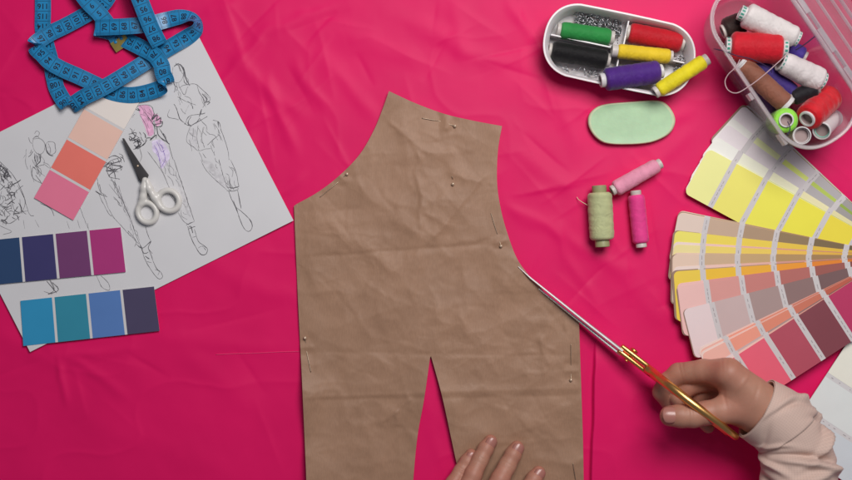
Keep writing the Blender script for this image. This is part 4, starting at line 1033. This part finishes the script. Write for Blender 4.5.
for i, (ang, key) in enumerate(order):
    z = 3.2 + i * 0.31
    R_ = float(np.interp(ang, [-33, -27, -14, -8, -4, 11, 28, 43], [206, 210, 216.5, 220, 225, 229, 231, 233])) + random.uniform(-.8, .8) + (1.6 if key == 'brown' else 0)
    cols = SETS[key]
    mats_ = [mat('leaf_%s_%d' % (key, j), RGB(*c, .62 if ang > -9 else .57), rough=0.5, var=0.02, vscale=40, spec=.35) for j, c in enumerate(cols)] + [strip_white, tiny_print]
    mb = MB(); a = math.radians(ang)
    ux = np.array([-math.cos(a), -math.sin(a)]); uy = np.array([math.sin(a), -math.cos(a)])   # image px: outwards, sideways
    kz = (H - z * MM) / H
    bow = .4; twist = 0.0
    def lp(r_, s_, dz=0):
        p = PV + ux * r_ + uy * s_
        zz_ = z + dz + bow * (r_ / LR) ** 2 + twist * (r_ / LR) * (s_ / LW)
        return ((p[0] - 426) * MM * kz, (240 - p[1]) * MM * kz, zz_ * MM)
    hw = LW / 2
    # rounded tip section
    cr = 5.0; edge0 = R_ - 26.5
    tipp = [(edge0, -hw)] + [(R_ - cr + cr * math.cos(t), -hw + cr - cr * math.sin(t)) for t in np.linspace(math.pi / 2, 0, 5)] + [(R_ - cr + cr * math.cos(t), hw - cr + cr * math.sin(t)) for t in np.linspace(0, math.pi / 2, 5)] + [(edge0, hw)]
    mb.add([lp(*q) for q in tipp], [list(range(len(tipp)))], 0)
    r1 = edge0; j = 0
    while r1 > 8:
        r0 = r1 - 5.6
        ns = 6
        vv = [lp(r, s) for r in (r1, r0) for s in np.linspace(-hw, hw, ns)]
        mb.add(vv, [[k, k + ns, k + ns + 1, k + 1][::-1] for k in range(ns - 1)], len(cols))
        if i == len(order) - 1 or ang - order[i + 1][0] > 0.9:
            s = -hw + 3
            while s < hw - 5:
                l = random.uniform(2.5, 5)
                rr = (r1 + r0) / 2
                vv = [lp(rr + .3, s, .1), lp(rr + .3, s + l, .1), lp(rr - .3, s + l, .1), lp(rr - .3, s, .1)]
                if random.random() < .75: mb.add(vv, [[3, 2, 1, 0]], len(cols) + 1)
                s += l + random.uniform(1, 2.5)
        r1 = r0; r0 = max(-10, r1 - 30.0); j += 1
        nr = 5
        vv = [lp(r, s) for r in np.linspace(r1, r0, nr) for s in np.linspace(-hw, hw, ns)]
        mb.add(vv, [[p_ * ns + k, (p_ + 1) * ns + k, (p_ + 1) * ns + k + 1, p_ * ns + k + 1][::-1] for p_ in range(nr - 1) for k in range(ns - 1)], min(j, len(cols) - 1))
        r1 = r0
    vtx = np.concatenate(mb.v)
    # make every face look upward
    for q in range(len(mb.f)):
        fc = mb.f[q]; A_, B_, C_ = vtx[fc[0]], vtx[fc[1]], vtx[fc[2]]
        if np.cross(B_ - A_, C_ - A_)[2] < 0: mb.f[q] = fc[::-1]
    o = mb.build('colour_strip', mats_, deck, smooth=False)
    solid(o, 0.00022)
v, f = lathe([(0, 16.6), (2.2, 16.6), (3.4, 15.4), (3.4, 1), (0, 1)], 20); v = v * MM
mesh('rivet', v + np.array([*P(PV[0], PV[1], 0)[:2], 0]), [q[::-1] for q in f], steel, deck)

# ================================================================== PALE SAMPLE CARD
c0 = np.array([782.6, 441.]); ux = nrm(np.array([.55, -.835])); uy = np.array([-ux[1], ux[0]])
pc = thing('sample_card', 'long off white sample card of pale tints beside the shirt sleeve', 'colour card', P(830, 410, 3))
zc0 = 7.0
def q4(r0, r1, s0, s1, z, nr=8, ns=6):
    g_ = np.array([c0 + ux * r + uy * s for r in np.linspace(r0, r1, nr) for s in np.linspace(s0, s1, ns)])
    v = np.array([P(a[0], a[1], z + 1.0 * (np.dot(a - c0, ux) / 120) ** 2) for a in g_]); f = grid_faces(nr, ns)
    a_, b_, d_ = v[f[0][0]], v[f[0][1]], v[f[0][2]]
    return v, (f if np.cross(b_ - a_, d_ - a_)[2] > 0 else f[:, ::-1])
v, f = q4(0, 210, 0, 86, zc0, 30, 10); v, f = thick_sheet(v, f.tolist(), .0006); mesh('card', v, f, white_card, pc, auto=40)
tints = [(176, 182, 186), (188, 192, 190), (205, 198, 186), (206, 192, 180), (204, 200, 196)]
for i, t in enumerate(tints):
    v, f = q4(i * 41 + .2, i * 41 + 36.5, .2, 85.8, zc0 + .15); mesh('swatch', v, f, mat('tint_%d' % i, SW(*t), rough=.6, var=.02), pc)
    tm = MB(); s = 6
    while s < 80:
        l = random.uniform(1, 3.5)
        if random.random() < .45: s += l + 1; continue
        vv, ff = q4(i * 41 + 38.5, i * 41 + 39.1, s, s + l, zc0 + .22, 2, 2); tm.add(vv, ff); s += l + random.uniform(1, 6)
    tm.build('lettering', tiny_print, pc, smooth=False)

# ================================================================== SMALL WHITE SCISSORS
small = thing('small_scissors', 'small closed scissors with black blades and white plastic loop handles on the sketch', 'scissors', P(146, 185, 3))
bz = 5.0
def plate(poly, z0, z1, m, name, parent, bev=0.5):
    poly = np.asarray(poly, float); n = len(poly); c = poly.mean(0); v = []
    for k, z in ((1 - .0, z0), (1.0, z1 - bev * .6), (.93, z1)):
        for p in poly:
            r = c + (p - c) * k; v.append(P(r[0], r[1], z))
    f = [[i * n + j, i * n + (j + 1) % n, (i + 1) * n + (j + 1) % n, (i + 1) * n + j] for i in range(2) for j in range(n)]
    f += [list(range(n))[::-1], [2 * n + j for j in range(n)]]
    a_ = sum(poly[j][0] * poly[(j + 1) % n][1] - poly[(j + 1) % n][0] * poly[j][1] for j in range(n))
    if a_ > 0: f = [q[::-1] for q in f]
    return mesh(name, np.array(v), f, m, parent, auto=25)
bsteel = mat('dark_blade', (0.085, 0.08, 0.082), rough=0.4, metal=0.5, var=.1)
plate(z2([(484, 112), (492, 112), (520, 158), (556, 212), (586, 262), (572, 287), (556, 282), (545, 258), (520, 200), (500, 155)]), bz + 1.3, bz + 2.5, bsteel, 'blade', small)
plate(z2([(486, 114), (498, 126), (540, 190), (590, 258), (584, 272), (566, 288), (550, 278), (538, 245), (508, 175)]), bz, bz + 1.1, bsteel, 'blade', small)
v, f = ball(P(137.5, 166, bz + 2.6), (.0013, .0013, .0006), 14); mesh('pivot_screw', v, f, steel, small)
wp = mat('white_handle', (0.74, 0.72, 0.68), rough=0.32, var=.02, coat=.2)
def ring_sdf(p, c, d, a, b, tr):
    """elliptic loop in the horizontal plane"""
    e_ = np.array([-d[1], d[0]]); q = p[:, :2] - c[:2]; x = q @ d; y = q @ e_
    th = np.arctan2(y / b, x / a); 
    for _ in range(2):
        pass
    ex = a * np.cos(th); ey = b * np.sin(th)
    return np.sqrt((x - ex) ** 2 + (y - ey) ** 2 + (p[:, 2] - c[2]) ** 2 * 0.9) - tr
def handle(loop, a, b, deg, path, z):
    c = P(loop[0], loop[1], z); d = np.array([math.cos(math.radians(-deg)), math.sin(math.radians(-deg))])
    pts = [P(x, y, zz_) for x, y, zz_, r in path]; rs = [r * MM for *_, r in path]
    def fn(p):
        s = ring_sdf(p, c, d, a * MM, b * MM, 0.0029)
        for i in range(len(pts) - 1): s = smin(s, cap_sdf(p, pts[i], pts[i + 1], rs[i], rs[i + 1]), 0.003)
        return s
    al = np.array(pts + [c + (a + 5) * MM * np.array([1, 1, 0]), c - (a + 5) * MM * np.array([1, 1, 0])])
    lo = al.min(0) - .006; hi = al.max(0) + .006
    v, f = surface_nets(fn, lo, hi, 0.0008); mesh('handle', v, f, wp, small)
handle((147.3, 212.5), 10.2, 9.0, 60, [(145, 180, bz + 2, 3.0), (144.5, 188, bz + 2, 3.8), (143, 197, bz + 1.5, 3.2), (141, 203, bz + 1, 2.6)], bz + .5)
handle((168.8, 200.6), 10.8, 9.8, 40, [(147, 181, bz + 2.5, 3.0), (149, 188, bz + 2.5, 3.6), (155, 198, bz + 2, 3.4), (160, 206, bz + 1.5, 2.8)], bz + 1)

# ================================================================== GOLD SCISSORS
gold = mat('gold_plate', (0.90, 0.50, 0.17), rough=0.3, metal=1.0, var=.08, vscale=30)
silver = mat('blade_steel', (0.78, 0.77, 0.77), rough=0.42, metal=1.0, var=.05)
big = thing('dressmaking_scissors', 'large scissors with slim steel blades and gold handles held in the hand', 'scissors', P(628, 354, 4))
side = np.array([.61, .79, 0])       # world: across the scissors
sd = np.array([.612, .79, 0])
def blade(pts, th, off, name, m):
    """pts: (px,py,ztop,zbot) vertical plate"""
    v = []; f = []; n = len(pts)
    for (x, y, zt, zb_, w) in pts:
        t_ = P(x, y, zt); b_ = P(x, y, zb_); o_ = sd * off * MM; h_ = sd * w * MM / 2
        v += [t_ + o_ + h_ * .5, t_ + o_ + h_, b_ + o_ + h_, b_ + o_ - h_, t_ + o_ - h_, t_ + o_ - h_ * .5]
        v[-1][2] += .0003 * 0; v[-6][2] += 0
        v[-5][2] -= .0008; v[-2][2] -= .0008
    for i in range(n - 1):
        for j in range(6):
            k = (j + 1) % 6; f.append([i * 6 + j, (i + 1) * 6 + j, (i + 1) * 6 + k, i * 6 + k])
    f.append(list(range(6))); f.append([(n - 1) * 6 + j for j in range(6)][::-1])
    return mesh(name, np.array(v), f, m, big, auto=30)
blade([(517.5, 267.5, 9.5, 8.6, .8), (530, 279, 11, 8, 2.0), (560, 303, 15, 9, 2.6), (590, 327, 19, 11, 3.0), (622, 352, 24, 13, 3.2)], 3, 1.2, 'blade', silver)
blade([(519, 270, 4.0, 3.2, .8), (545, 291, 6, 3, 2.2), (580, 319, 11, 4, 2.6), (622, 353, 20, 8, 3.0)], 3, -2.0, 'blade', silver)
def bar(path, r, off, name, flat=.8):
    q = catmull([P(x, y, z) + sd * off * MM for x, y, z in path], .0015)
    rr = np.interp(np.linspace(0, 1, len(q)), np.linspace(0, 1, len(r)), r) * MM
    v, f = tube(q, rr, 14, flat); return mesh(name, v, f, gold, big)
def slab(a, b, w, zt0, zb0, zt1, zb1, off, name, parent):
    v = []
    for (x, y, zt, zb_) in ((a[0], a[1], zt0, zb0), (b[0], b[1], zt1, zb1)):
        for z, ww in ((zt, w * .8), (zt - 1, w), (zb_, w)):
            for s in (1, -1): v.append(P(x, y, z) + sd * (off + s * ww / 2) * MM)
    f = [[0, 6, 7, 1], [0, 2, 8, 6], [2, 4, 10, 8], [1, 7, 9, 3], [3, 9, 11, 5], [4, 5, 11, 10], [0, 1, 3, 2], [2, 3, 5, 4], [6, 8, 9, 7], [8, 10, 11, 9]]
    return mesh(name, np.array(v), f, gold, parent, auto=20)
def shank(off, z0, z1, parent):
    q = np.array([P(x, y, z) + sd * off * MM for x, y, z in [(619.5, 348.3, z0), (620.5, 349.1, z0), (630, 356.4, z0 * .6 + z1 * .4), (644, 367.1, z1), (652, 373.2, z1)]])
    v, f = tube(q, np.array([2.3, 2.8, 2.9, 2.8, 2.4]) * MM, 14, .88); mesh('shank', v, f, gold, parent)
h1 = bar([(647, 369, 27), (653, 373.5, 34), (661, 380, 47), (672, 388.5, 60), (688, 401, 69), (704, 413, 72), (720, 425, 71), (731, 434, 66), (735, 437, 58), (730, 433, 48), (716, 422, 43), (700, 410, 41), (682, 396, 38), (664, 382, 31), (652, 373, 26)], [4.6, 4.5, 4.3, 4.1, 3.9, 3.6, 3.5, 3.6, 3.2, 3, 3, 3, 3], 0.6, 'handle', 1.0)
shank(3.1, 22, 27, h1)
h2 = bar([(648, 370, 20), (662, 381, 24), (684, 398, 33), (706, 415, 35), (722, 427, 30), (728, 432, 20), (722, 427, 10), (706, 415, 7), (684, 398, 9), (664, 382, 15), (650, 372, 19)], [3.4, 3, 3, 3, 3, 3, 3, 3, 3], -2.0, 'handle')
shank(-2.2, 20, 23, h2)
c = P(630, 356, 19)
q = [c + sd * t * MM for t in (-6.6, -5.4, -5.3, 5.6, 5.8, 7.4, 8.4)]
v, f = tube(q, np.array([2.0, 2.8, 2.0, 2.0, 4.4, 4.2, 2.6]) * MM, 16); mesh('pivot_screw', v, f, gold, big)

# ================================================================== PERSON (two forearms reaching in)
def skin_material():
    m = mat('skin', (0.47, 0.245, 0.165), rough=0.48, var=0.10, vscale=55, spec=0.4, sss=0.12, bump=0.14, bscale=700)
    nt = m.node_tree; N = nt.nodes; L = nt.links
    tc = N.new('ShaderNodeTexCoord'); vo = N.new('ShaderNodeTexVoronoi'); vo.feature = 'DISTANCE_TO_EDGE'; vo.inputs['Scale'].default_value = 520
    L.new(tc.outputs['Object'], vo.inputs['Vector'])
    b = N.new('ShaderNodeBump'); b.inputs['Strength'].default_value = .35; b.inputs['Distance'].default_value = .0003
    L.new(vo.outputs['Distance'], b.inputs['Height'])
    bs = N['Principled BSDF']; old = bs.inputs['Normal'].links[0].from_socket
    L.new(old, b.inputs['Normal']); L.new(b.outputs[0], bs.inputs['Normal'])
    # ruddier patches
    n2 = N.new('ShaderNodeTexNoise'); n2.inputs['Scale'].default_value = 28; n2.inputs['Detail'].default_value = 3; L.new(tc.outputs['Object'], n2.inputs['Vector'])
    mx = N.new('ShaderNodeMix'); mx.data_type = 'RGBA'
    hs = [n for n in N if n.type == 'HUE_SAT'][0]
    mx.inputs['A'].default_value = (0.51, 0.275, 0.185, 1); mx.inputs['B'].default_value = (0.46, 0.215, 0.15, 1)
    L.new(n2.outputs['Fac'], mx.inputs['Factor'])
    at = N.new('ShaderNodeAttribute'); at.attribute_name = 'ruddy'
    mx3 = N.new('ShaderNodeMix'); mx3.data_type = 'RGBA'; mx3.inputs['B'].default_value = (0.44, 0.155, 0.11, 1)
    L.new(at.outputs['Fac'], mx3.inputs['Factor']); L.new(mx.outputs['Result'], mx3.inputs['A']); L.new(mx3.outputs['Result'], hs.inputs['Color'])
    return m
skin = skin_material()
nailm = mat('nail', (0.43, 0.18, 0.145), rough=0.28, var=.05, spec=.5, coat=.15)
person = thing('person', 'person in a pale pink shirt, one hand working gold scissors and one pressing the pattern', 'person', P(640, 600, 0))

def hand_mesh(palm, fingers, creases, res, name):
    """palm: list of capsules ((px,py,z,r),(px,py,z,r)); fingers: chains of (px,py,z,r)"""
    cv = lambda q: (P(q[0], q[1], q[2]), q[3] * MM)
    pc_ = [(*cv(a), *cv(b)) for a, b in palm]
    fc = [[cv(q) for q in ch] for ch in fingers]
    allp = np.array([c[0] for c in pc_] + [c[2] for c in pc_] + [q[0] for ch in fc for q in ch])
    lo = allp.min(0) - .028; hi = allp.max(0) + .028
    cr = [(P(*c[0]), nrm(P(*c[1]) - P(*c[0])), c[2] * MM, c[3] * MM, c[4] * MM) for c in creases]
    def fn(p):
        out = np.empty(len(p))
        for s in range(0, len(p), 200000):
            q = p[s:s + 200000]
            pa = None
            for a, ra, b, rb in pc_:
                d = cap_sdf(q, a, b, ra, rb); pa = d if pa is None else smin(pa, d, .010)
            tot = pa
            for ch in fc:
                fd = None
                for (a, ra), (b, rb) in zip(ch[:-1], ch[1:]):
                    d = cap_sdf(q, a, b, ra, rb); fd = d if fd is None else smin(fd, d, .0025)
                tot = smin(tot, smin(pa, fd, .007), .0012)
            for c, dr, dep, wd, rad in cr:
                rel = q - c; t = rel @ dr
                tot = tot + dep * np.exp(-(t / wd) ** 2) * np.exp(-(np.sum(rel * rel, 1) / rad ** 2))
            out[s:s + 200000] = tot
        return out
    v, f = surface_nets(fn, lo, hi, res * MM)
    o = mesh(name, v, f, skin, person)
    rud = np.zeros(len(v))          # ruddier skin over the knuckles and at the fingertips
    for ch in fc:
        for idx, s_ in ((0, .013), (2, .008), (4, .006), (-1, .008)):
            if abs(idx) < len(ch): rud = np.maximum(rud, (.75 if idx != -1 else .9) * np.exp(-np.sum((v - ch[idx][0]) ** 2, 1) / (s_ + ch[idx][1] * .5) ** 2))
    at = o.data.attributes.new('ruddy', 'FLOAT', 'POINT'); at.data.foreach_set('value', rud.astype(np.float32))
    return o
def nail(par, base, tip, r, up, L_, wdeg=52, lift=1.03, shift=0.0):
    """nail plate bent round the finger; base/tip (px,py,z)"""
    A = P(*base); B = P(*tip); d = nrm(B - A); up = nrm(np.asarray(up, float)); up = nrm(up - d * np.dot(up, d)); sdv = np.cross(d, up)
    c = B + d * shift * MM; n = 12; m = 11; v = []
    for layer in (0, 1):
        for i in range(n):
            t = i / (n - 1) * 2 - 1                   # -1 root .. 1 tip
            wd = wdeg * (1 - abs(t) ** 4 * (.30 if t > 0 else .38)) * (1.0 if abs(t) < .98 else .92)
            for j in range(m):
                u = j / (m - 1) * 2 - 1; a = math.radians(wd * u)
                aa = t * L_ / 2 - (abs(u) ** 2.2) * (1.4 if t > 0 else -1.0) * abs(t)
                drop = 0.35 * max(0, t) ** 2 * r * .25 + .35 * max(0, -t - .6)
                rr = (r * lift - drop - (0.5 if layer else 0)) * MM
                v.append(c + d * aa * MM + (up * math.cos(a) + sdv * math.sin(a)) * rr)
    f = []
    for i in range(n - 1):
        for j in range(m - 1):
            q = [i * m + j, i * m + j + 1, (i + 1) * m + j + 1, (i + 1) * m + j]; f.append(q[::-1]); f.append([x + n * m for x in q])
    bd = [j for j in range(m)] + [i * m + m - 1 for i in range(1, n)] + [(n - 1) * m + j for j in range(m - 2, -1, -1)] + [i * m for i in range(n - 2, 0, -1)]
    for a, b in zip(bd, bd[1:] + bd[:1]): f.append([a, b, b + n * m, a + n * m])
    mesh('fingernail', np.array(v), f, nailm, par)

dz = 6
def Z(q): return [(x, y, z + dz, r) for x, y, z, r in q]
palmR = [((806, 560, 56, 24), (796, 470, 52, 21)), ((796, 470, 52, 21), (786, 440, 52, 20)), ((786, 440, 52, 20), (768, 417, 51, 18)), ((766, 408, 58, 18), (729, 374, 62, 13)), ((764, 406, 48, 18), (726, 374, 47, 13)),
         ((766, 410, 38, 17), (727, 378, 34, 12)), ((768, 414, 36, 14), (731, 386, 23, 10.5)), ((764, 416, 56, 17), (738, 408, 57, 14)), ((750, 400, 56, 15), (732, 392, 56, 9)), ((757, 416, 44, 16), (738, 412, 36, 13))]
palmR = [tuple(Z(p)) for p in palmR]
fingR = [Z([(738, 408, 57, 14), (722, 410.5, 57, 12.6), (706, 413, 56, 11.2), (693, 415.5, 55, 11.4), (681, 416, 54, 11.0), (670, 416, 53, 9.8)]),
         Z([(728, 373, 59, 13), (704, 371, 42, 11.2), (679, 374, 27, 10.6), (667, 383, 22, 9.6), (662, 392, 18, 9.0), (668, 402, 14, 7.8)]),
         Z([(725, 374, 46, 13), (702, 376, 31, 10.6), (686, 382, 22, 10.2), (676, 391, 18, 9.2), (672, 401, 15, 8.4), (682, 412, 13, 7.4)]),
         Z([(727, 378, 33, 12), (706, 381, 27, 10), (688, 386, 25, 9.8), (678, 398, 22, 8.6), (680, 408, 20, 8), (692, 419, 19, 7)]),
         Z([(731, 386, 22, 10), (714, 390, 18, 8.6), (699, 395, 16, 8.2), (694, 407, 14, 7.4), (698, 416, 13, 7), (708, 427, 13, 6.2)])]
crR = [((722, 362, 70), (700, 362, 66), .35, .8, 10), ((727, 363, 72), (705, 362, 66), .3, .8, 9), ((745, 380, 80), (735, 372, 80), -.5, 2.0, 14), ((692, 407, 68), (680, 407, 67), .7, .9, 9), ((695, 407, 68), (680, 407, 67), .6, .8, 9), ((689, 408, 68), (680, 408, 67), .6, .8, 9), ((686, 409, 67), (680, 409, 66), .4, .7, 8),
       ((679, 366, 40), (666, 370, 36), .5, .9, 9), ((683, 366, 42), (668, 369, 38), .4, .8, 9), ((724, 400, 68), (700, 402, 68), .5, 1.2, 10), ((752, 397, 74), (735, 390, 74), .5, 1.4, 16)]
handR = hand_mesh(palmR, fingR, crR, .8, 'hand'); handR['label'] = 'hand gripping the gold scissors'
nail(handR, (681, 416, 60), (669, 416, 59), 10.2, (-.45, .25, .85), 13, 52, 1.03, 0.5)

# the other hand, fingertips pressing on the pattern
k = 2.2
palmL = [((395, 690, 34, 30), (418, 612, 30, 25)), ((418, 612, 30, 25), (428, 580, 28, 22)), ((424, 580, 25, 16), (437, 536, 24, 11)), ((430, 576, 27, 17), (454, 528, 28, 12)), ((438, 574, 27, 17), (474, 530, 28, 12)), ((446, 578, 25, 17), (494, 542, 26, 12)), ((452, 590, 20, 15), (488, 578, 18, 12))]
fingL = [[(437, 534, 24, 11), (445, 503, 21, 8.6), (453, 484, 17, 7.8), (461, 471, 13, 7.2), (467, 461, 10.5, 6.8), (471, 454.5, 9, 5.8)],
         [(454, 526, 28, 12), (465, 494, 25, 9.4), (473, 475, 20, 8.8), (480, 460, 15, 8.2), (486, 448.5, 11.5, 7.7), (490.5, 441, 10, 6.4)],
         [(474, 528, 28, 12), (490, 497, 25, 9.8), (500, 479, 20, 9.2), (507, 466, 15, 8.7), (513, 454.5, 12, 8.1), (517, 447.5, 10.2, 6.8)],
         [(494, 540, 26, 12), (512, 514, 23, 9.6), (522, 499, 19, 9), (529, 488, 15, 8.4), (534, 479, 12, 7.9), (538.5, 472.5, 10, 6.6)],
         [(488, 578, 18, 12), (512, 566, 16, 10.5), (530, 552, 14, 9.5), (544, 538, 11, 8)]]
crL = []
for ch, t in ((fingL[0], .5), (fingL[1], .5), (fingL[2], .5), (fingL[3], .5)):
    a, b = ch[3], ch[4]
    for s_ in (-.2, -.07, .06, .2):
        p = [a[i] + (b[i] - a[i]) * s_ for i in range(3)]
        crL.append(((p[0], p[1], p[2] + a[3]), (p[0] + (b[0] - a[0]), p[1] + (b[1] - a[1]), p[2] + a[3] + (b[2] - a[2])), .5, .6, 7.5))
handL = hand_mesh([tuple(p) for p in palmL], fingL, crL, .8, 'hand'); handL['label'] = 'hand with spread fingertips pressing the paper'
for ch, L_ in ((fingL[0], 9.5), (fingL[1], 12), (fingL[2], 12.5), (fingL[3], 12)):
    a, b = ch[4], ch[5]
    nail(handL, a[:3], b[:3], (a[3] + b[3]) / 2, (.28, -.1, 1), L_, 56, 1.05, -1.8)

# shirt sleeves
def sleeve_mat():
    m = mat('shirt_cotton', (0.60, 0.44, 0.375), rough=0.8, var=0.05, vscale=30, spec=.25, sheen=.2)
    nt = m.node_tree; N = nt.nodes; L = nt.links; bs = N['Principled BSDF']
    uv = N.new('ShaderNodeUVMap')
    w1 = N.new('ShaderNodeTexWave'); w1.bands_direction = 'X'; w1.inputs['Scale'].default_value = 4.6; w1.inputs['Distortion'].default_value = .8
    w2 = N.new('ShaderNodeTexWave'); w2.bands_direction = 'Y'; w2.inputs['Scale'].default_value = 4.6; w2.inputs['Distortion'].default_value = .8
    L.new(uv.outputs[0], w1.inputs[0]); L.new(uv.outputs[0], w2.inputs[0])
    ad = N.new('ShaderNodeMath'); ad.operation = 'MAXIMUM'; L.new(w1.outputs['Fac'], ad.inputs[0]); L.new(w2.outputs['Fac'], ad.inputs[1])
    b = N.new('ShaderNodeBump'); b.inputs['Strength'].default_value = .25; b.inputs['Distance'].default_value = .0004
    L.new(ad.outputs[0], b.inputs['Height']); L.new(b.outputs[0], bs.inputs['Normal'])
    hs = [n for n in N if n.type == 'HUE_SAT'][0]; mr = [n for n in N if n.type == 'MAP_RANGE'][0]
    r2 = N.new('ShaderNodeMapRange'); r2.inputs[1].default_value = .8; r2.inputs[2].default_value = 1.0; r2.inputs[3].default_value = 1.0; r2.inputs[4].default_value = 1.12
    L.new(ad.outputs[0], r2.inputs[0]); mu = N.new('ShaderNodeMath'); mu.operation = 'MULTIPLY'
    L.new(mr.outputs[0], mu.inputs[0]); L.new(r2.outputs[0], mu.inputs[1]); L.new(mu.outputs[0], hs.inputs['Value'])
    return m
cotton = sleeve_mat()
def sleeve(name, ctrl, parent, folds, seed, grow=0.0, s0=None, s1=None, flare=0):
    """ctrl: (px,py,z,a,b)"""
    C = np.array([[*P(c[0], c[1], c[2]), c[3] * MM, c[4] * MM] for c in ctrl])
    Q = catmull(C, .0016); pt = Q[:, :3]
    s = np.concatenate([[0], np.cumsum(np.linalg.norm(np.diff(pt, axis=0), axis=1))])
    T = np.gradient(pt, axis=0); T /= np.linalg.norm(T, axis=1, keepdims=True)
    T = np.array([np.mean(T[max(0, i - 8):i + 9], axis=0) for i in range(len(T))]); T /= np.linalg.norm(T, axis=1, keepdims=True)
    U = np.cross(T, (0, 0, 1.)); U /= np.linalg.norm(U, axis=1, keepdims=True); V = np.cross(U, T)
    sel = np.arange(len(pt))
    if s1 is not None: sel = sel[s <= s1]
    if s0 is not None: sel = sel[s[sel] >= s0]
    m = 120; a = np.linspace(0, 2 * np.pi, m, endpoint=False)
    rows = []; uvs = []
    for i in sel:
        ss = s[i] / MM
        th = a
        w = np.zeros(m)
        for (sc, tc, ln, wd, amp, sk) in folds:       # fold: along-position, angle, length, width(mm), amp, skew
            da = (th - tc + np.pi) % (2 * np.pi) - np.pi
            x = da * Q[i, 3] / MM; y = ss - sc - sk * x
            w = w + 1.8 * amp * np.exp(-(y / (.6 * wd)) ** 2) * np.exp(-(x / ln) ** 2)
        w = w + 0.5 * fbm(th * 4 + seed, np.full(m, ss / 14.0), 3) * (1 - np.exp(-ss / 25)) + .35 * np.sin(th * 3 + seed)
        rr_u = Q[i, 3] + (w + grow) * MM; rr_v = Q[i, 4] + (w + grow) * MM
        rows.append(pt[i] + U[i] * (np.cos(th) * rr_u)[:, None] + V[i] * (np.sin(th) * rr_v)[:, None])
        uvs.append(np.stack([th / (2 * np.pi) * 6, np.full(m, ss / 30.0)], 1))
    R_ = np.array(rows); n = len(R_)
    f = [[i * m + j, i * m + (j + 1) % m, (i + 1) * m + (j + 1) % m, (i + 1) * m + j] for i in range(n - 1) for j in range(m)]
    o = mesh(name, R_.reshape(-1, 3), f, cotton, parent)
    ul = o.data.uv_layers.new(name='UVMap'); fl = np.concatenate(uvs)
    li = np.empty(len(o.data.loops), np.int32); o.data.loops.foreach_get('vertex_index', li)
    uv = fl[li].copy()
    # unwrap the seam
    pl = uv.reshape(-1, 4, 2); wide = (pl[:, :, 0].max(1) - pl[:, :, 0].min(1)) > 3
    sub = pl[wide]; sub[:, :, 0] = np.where(sub[:, :, 0] < 3, sub[:, :, 0] + 6, sub[:, :, 0]); pl[wide] = sub
    ul.data.foreach_set('uv', pl.reshape(-1).astype(np.float32))
    solid(o, .0008, 0)
    return o
hp = math.pi / 2
foldsR = [(10, hp + .5, 22, 5, 1.6, .5), (22, hp + .9, 20, 5, -2.2, .6), (26, hp + 1.4, 16, 5, 2.6, .2), (14, hp - .6, 20, 6, -1.4, -.5), (52, hp + .9, 26, 5, 5.0, -.5), (62, hp + .3, 30, 6, -4.0, .3), (70, hp + .6, 34, 6, 4.5, .25), (82, hp, 40, 7, 3.5, -.3), (95, hp - .5, 30, 7, -3, .5), (105, hp + .4, 36, 8, 4, .35), (46, hp + 1.6, 20, 6, -5, 0),
          (120, hp - .2, 30, 9, -3, -.4), (40, hp + 1.2, 14, 4, -3, .4), (30, hp - .8, 18, 6, 1.5, .8), (64, hp - 1.1, 20, 6, 3, .6), (85, hp - 1.2, 18, 7, -3, .4)]
ctrlR = [(757, 408.5, 58, 29.5, 26), (776, 420, 58, 31, 27), (790, 434, 58, 32.5, 28), (797, 456, 59, 34, 29), (799, 486, 61, 36.5, 31), (802, 545, 64, 42, 34), (808, 660, 70, 48, 38)]
slR = sleeve('sleeve', ctrlR, person, foldsR, 3.0); slR['label'] = 'pale pink cotton shirt sleeve'
sleeve('cuff', ctrlR, slR, foldsR, 3.0, grow=1.5, s0=0.0, s1=.037)
ctrlL = [(412, 634, 32, 32, 24), (402, 660, 34, 34, 27), (392, 690, 38, 36, 29), (378, 740, 44, 42, 33)]
slL = sleeve('sleeve', ctrlL, person, [(30, hp, 30, 6, 3, .3), (50, hp + .8, 30, 7, -3, -.3)], 8.0)
sleeve('cuff', ctrlL, slL, [], 8.0, grow=1.4, s0=0.0, s1=.03)

# ================================================================== LIGHT, WORLD, CAMERA
w = bpy.data.worlds.new('World'); scene.world = w; w.use_nodes = True
bg = w.node_tree.nodes['Background']; bg.inputs[0].default_value = (0.80, 0.84, 1.0, 1); bg.inputs[1].default_value = 0.13
def area(name, loc, target, size, power, col):
    l = bpy.data.lights.new(name, 'AREA'); l.shape = 'RECTANGLE'; l.size = size[0]; l.size_y = size[1]; l.energy = power; l.color = col
    o = bpy.data.objects.new(name, l); COL.objects.link(o); o.location = loc
    o.rotation_euler = (Vector(target) - Vector(loc)).to_track_quat('-Z', 'Y').to_euler()
    return o
area('softbox', (0.33, 0.60, 1.16), (0.03, 0.05, 0), (0.7, 0.6), 15.2, (1.0, 0.96, 0.94))

cam = bpy.data.cameras.new('camera'); co = bpy.data.objects.new('camera', cam); COL.objects.link(co)
co.location = (0, 0, H); co.rotation_euler = (0, 0, 0)
cam.sensor_width = 36; cam.lens = 36 * H / 0.852; cam.clip_start = 0.02; cam.clip_end = 20
cam.dof.use_dof = True; cam.dof.focus_distance = H - 0.006; cam.dof.aperture_fstop = 4.0
scene.camera = co
scene.view_settings.view_transform = 'Standard'; scene.view_settings.look = 'None'
scene.view_settings.exposure = 0; scene.view_settings.gamma = 1
scene.cycles.transparent_max_bounces = 24
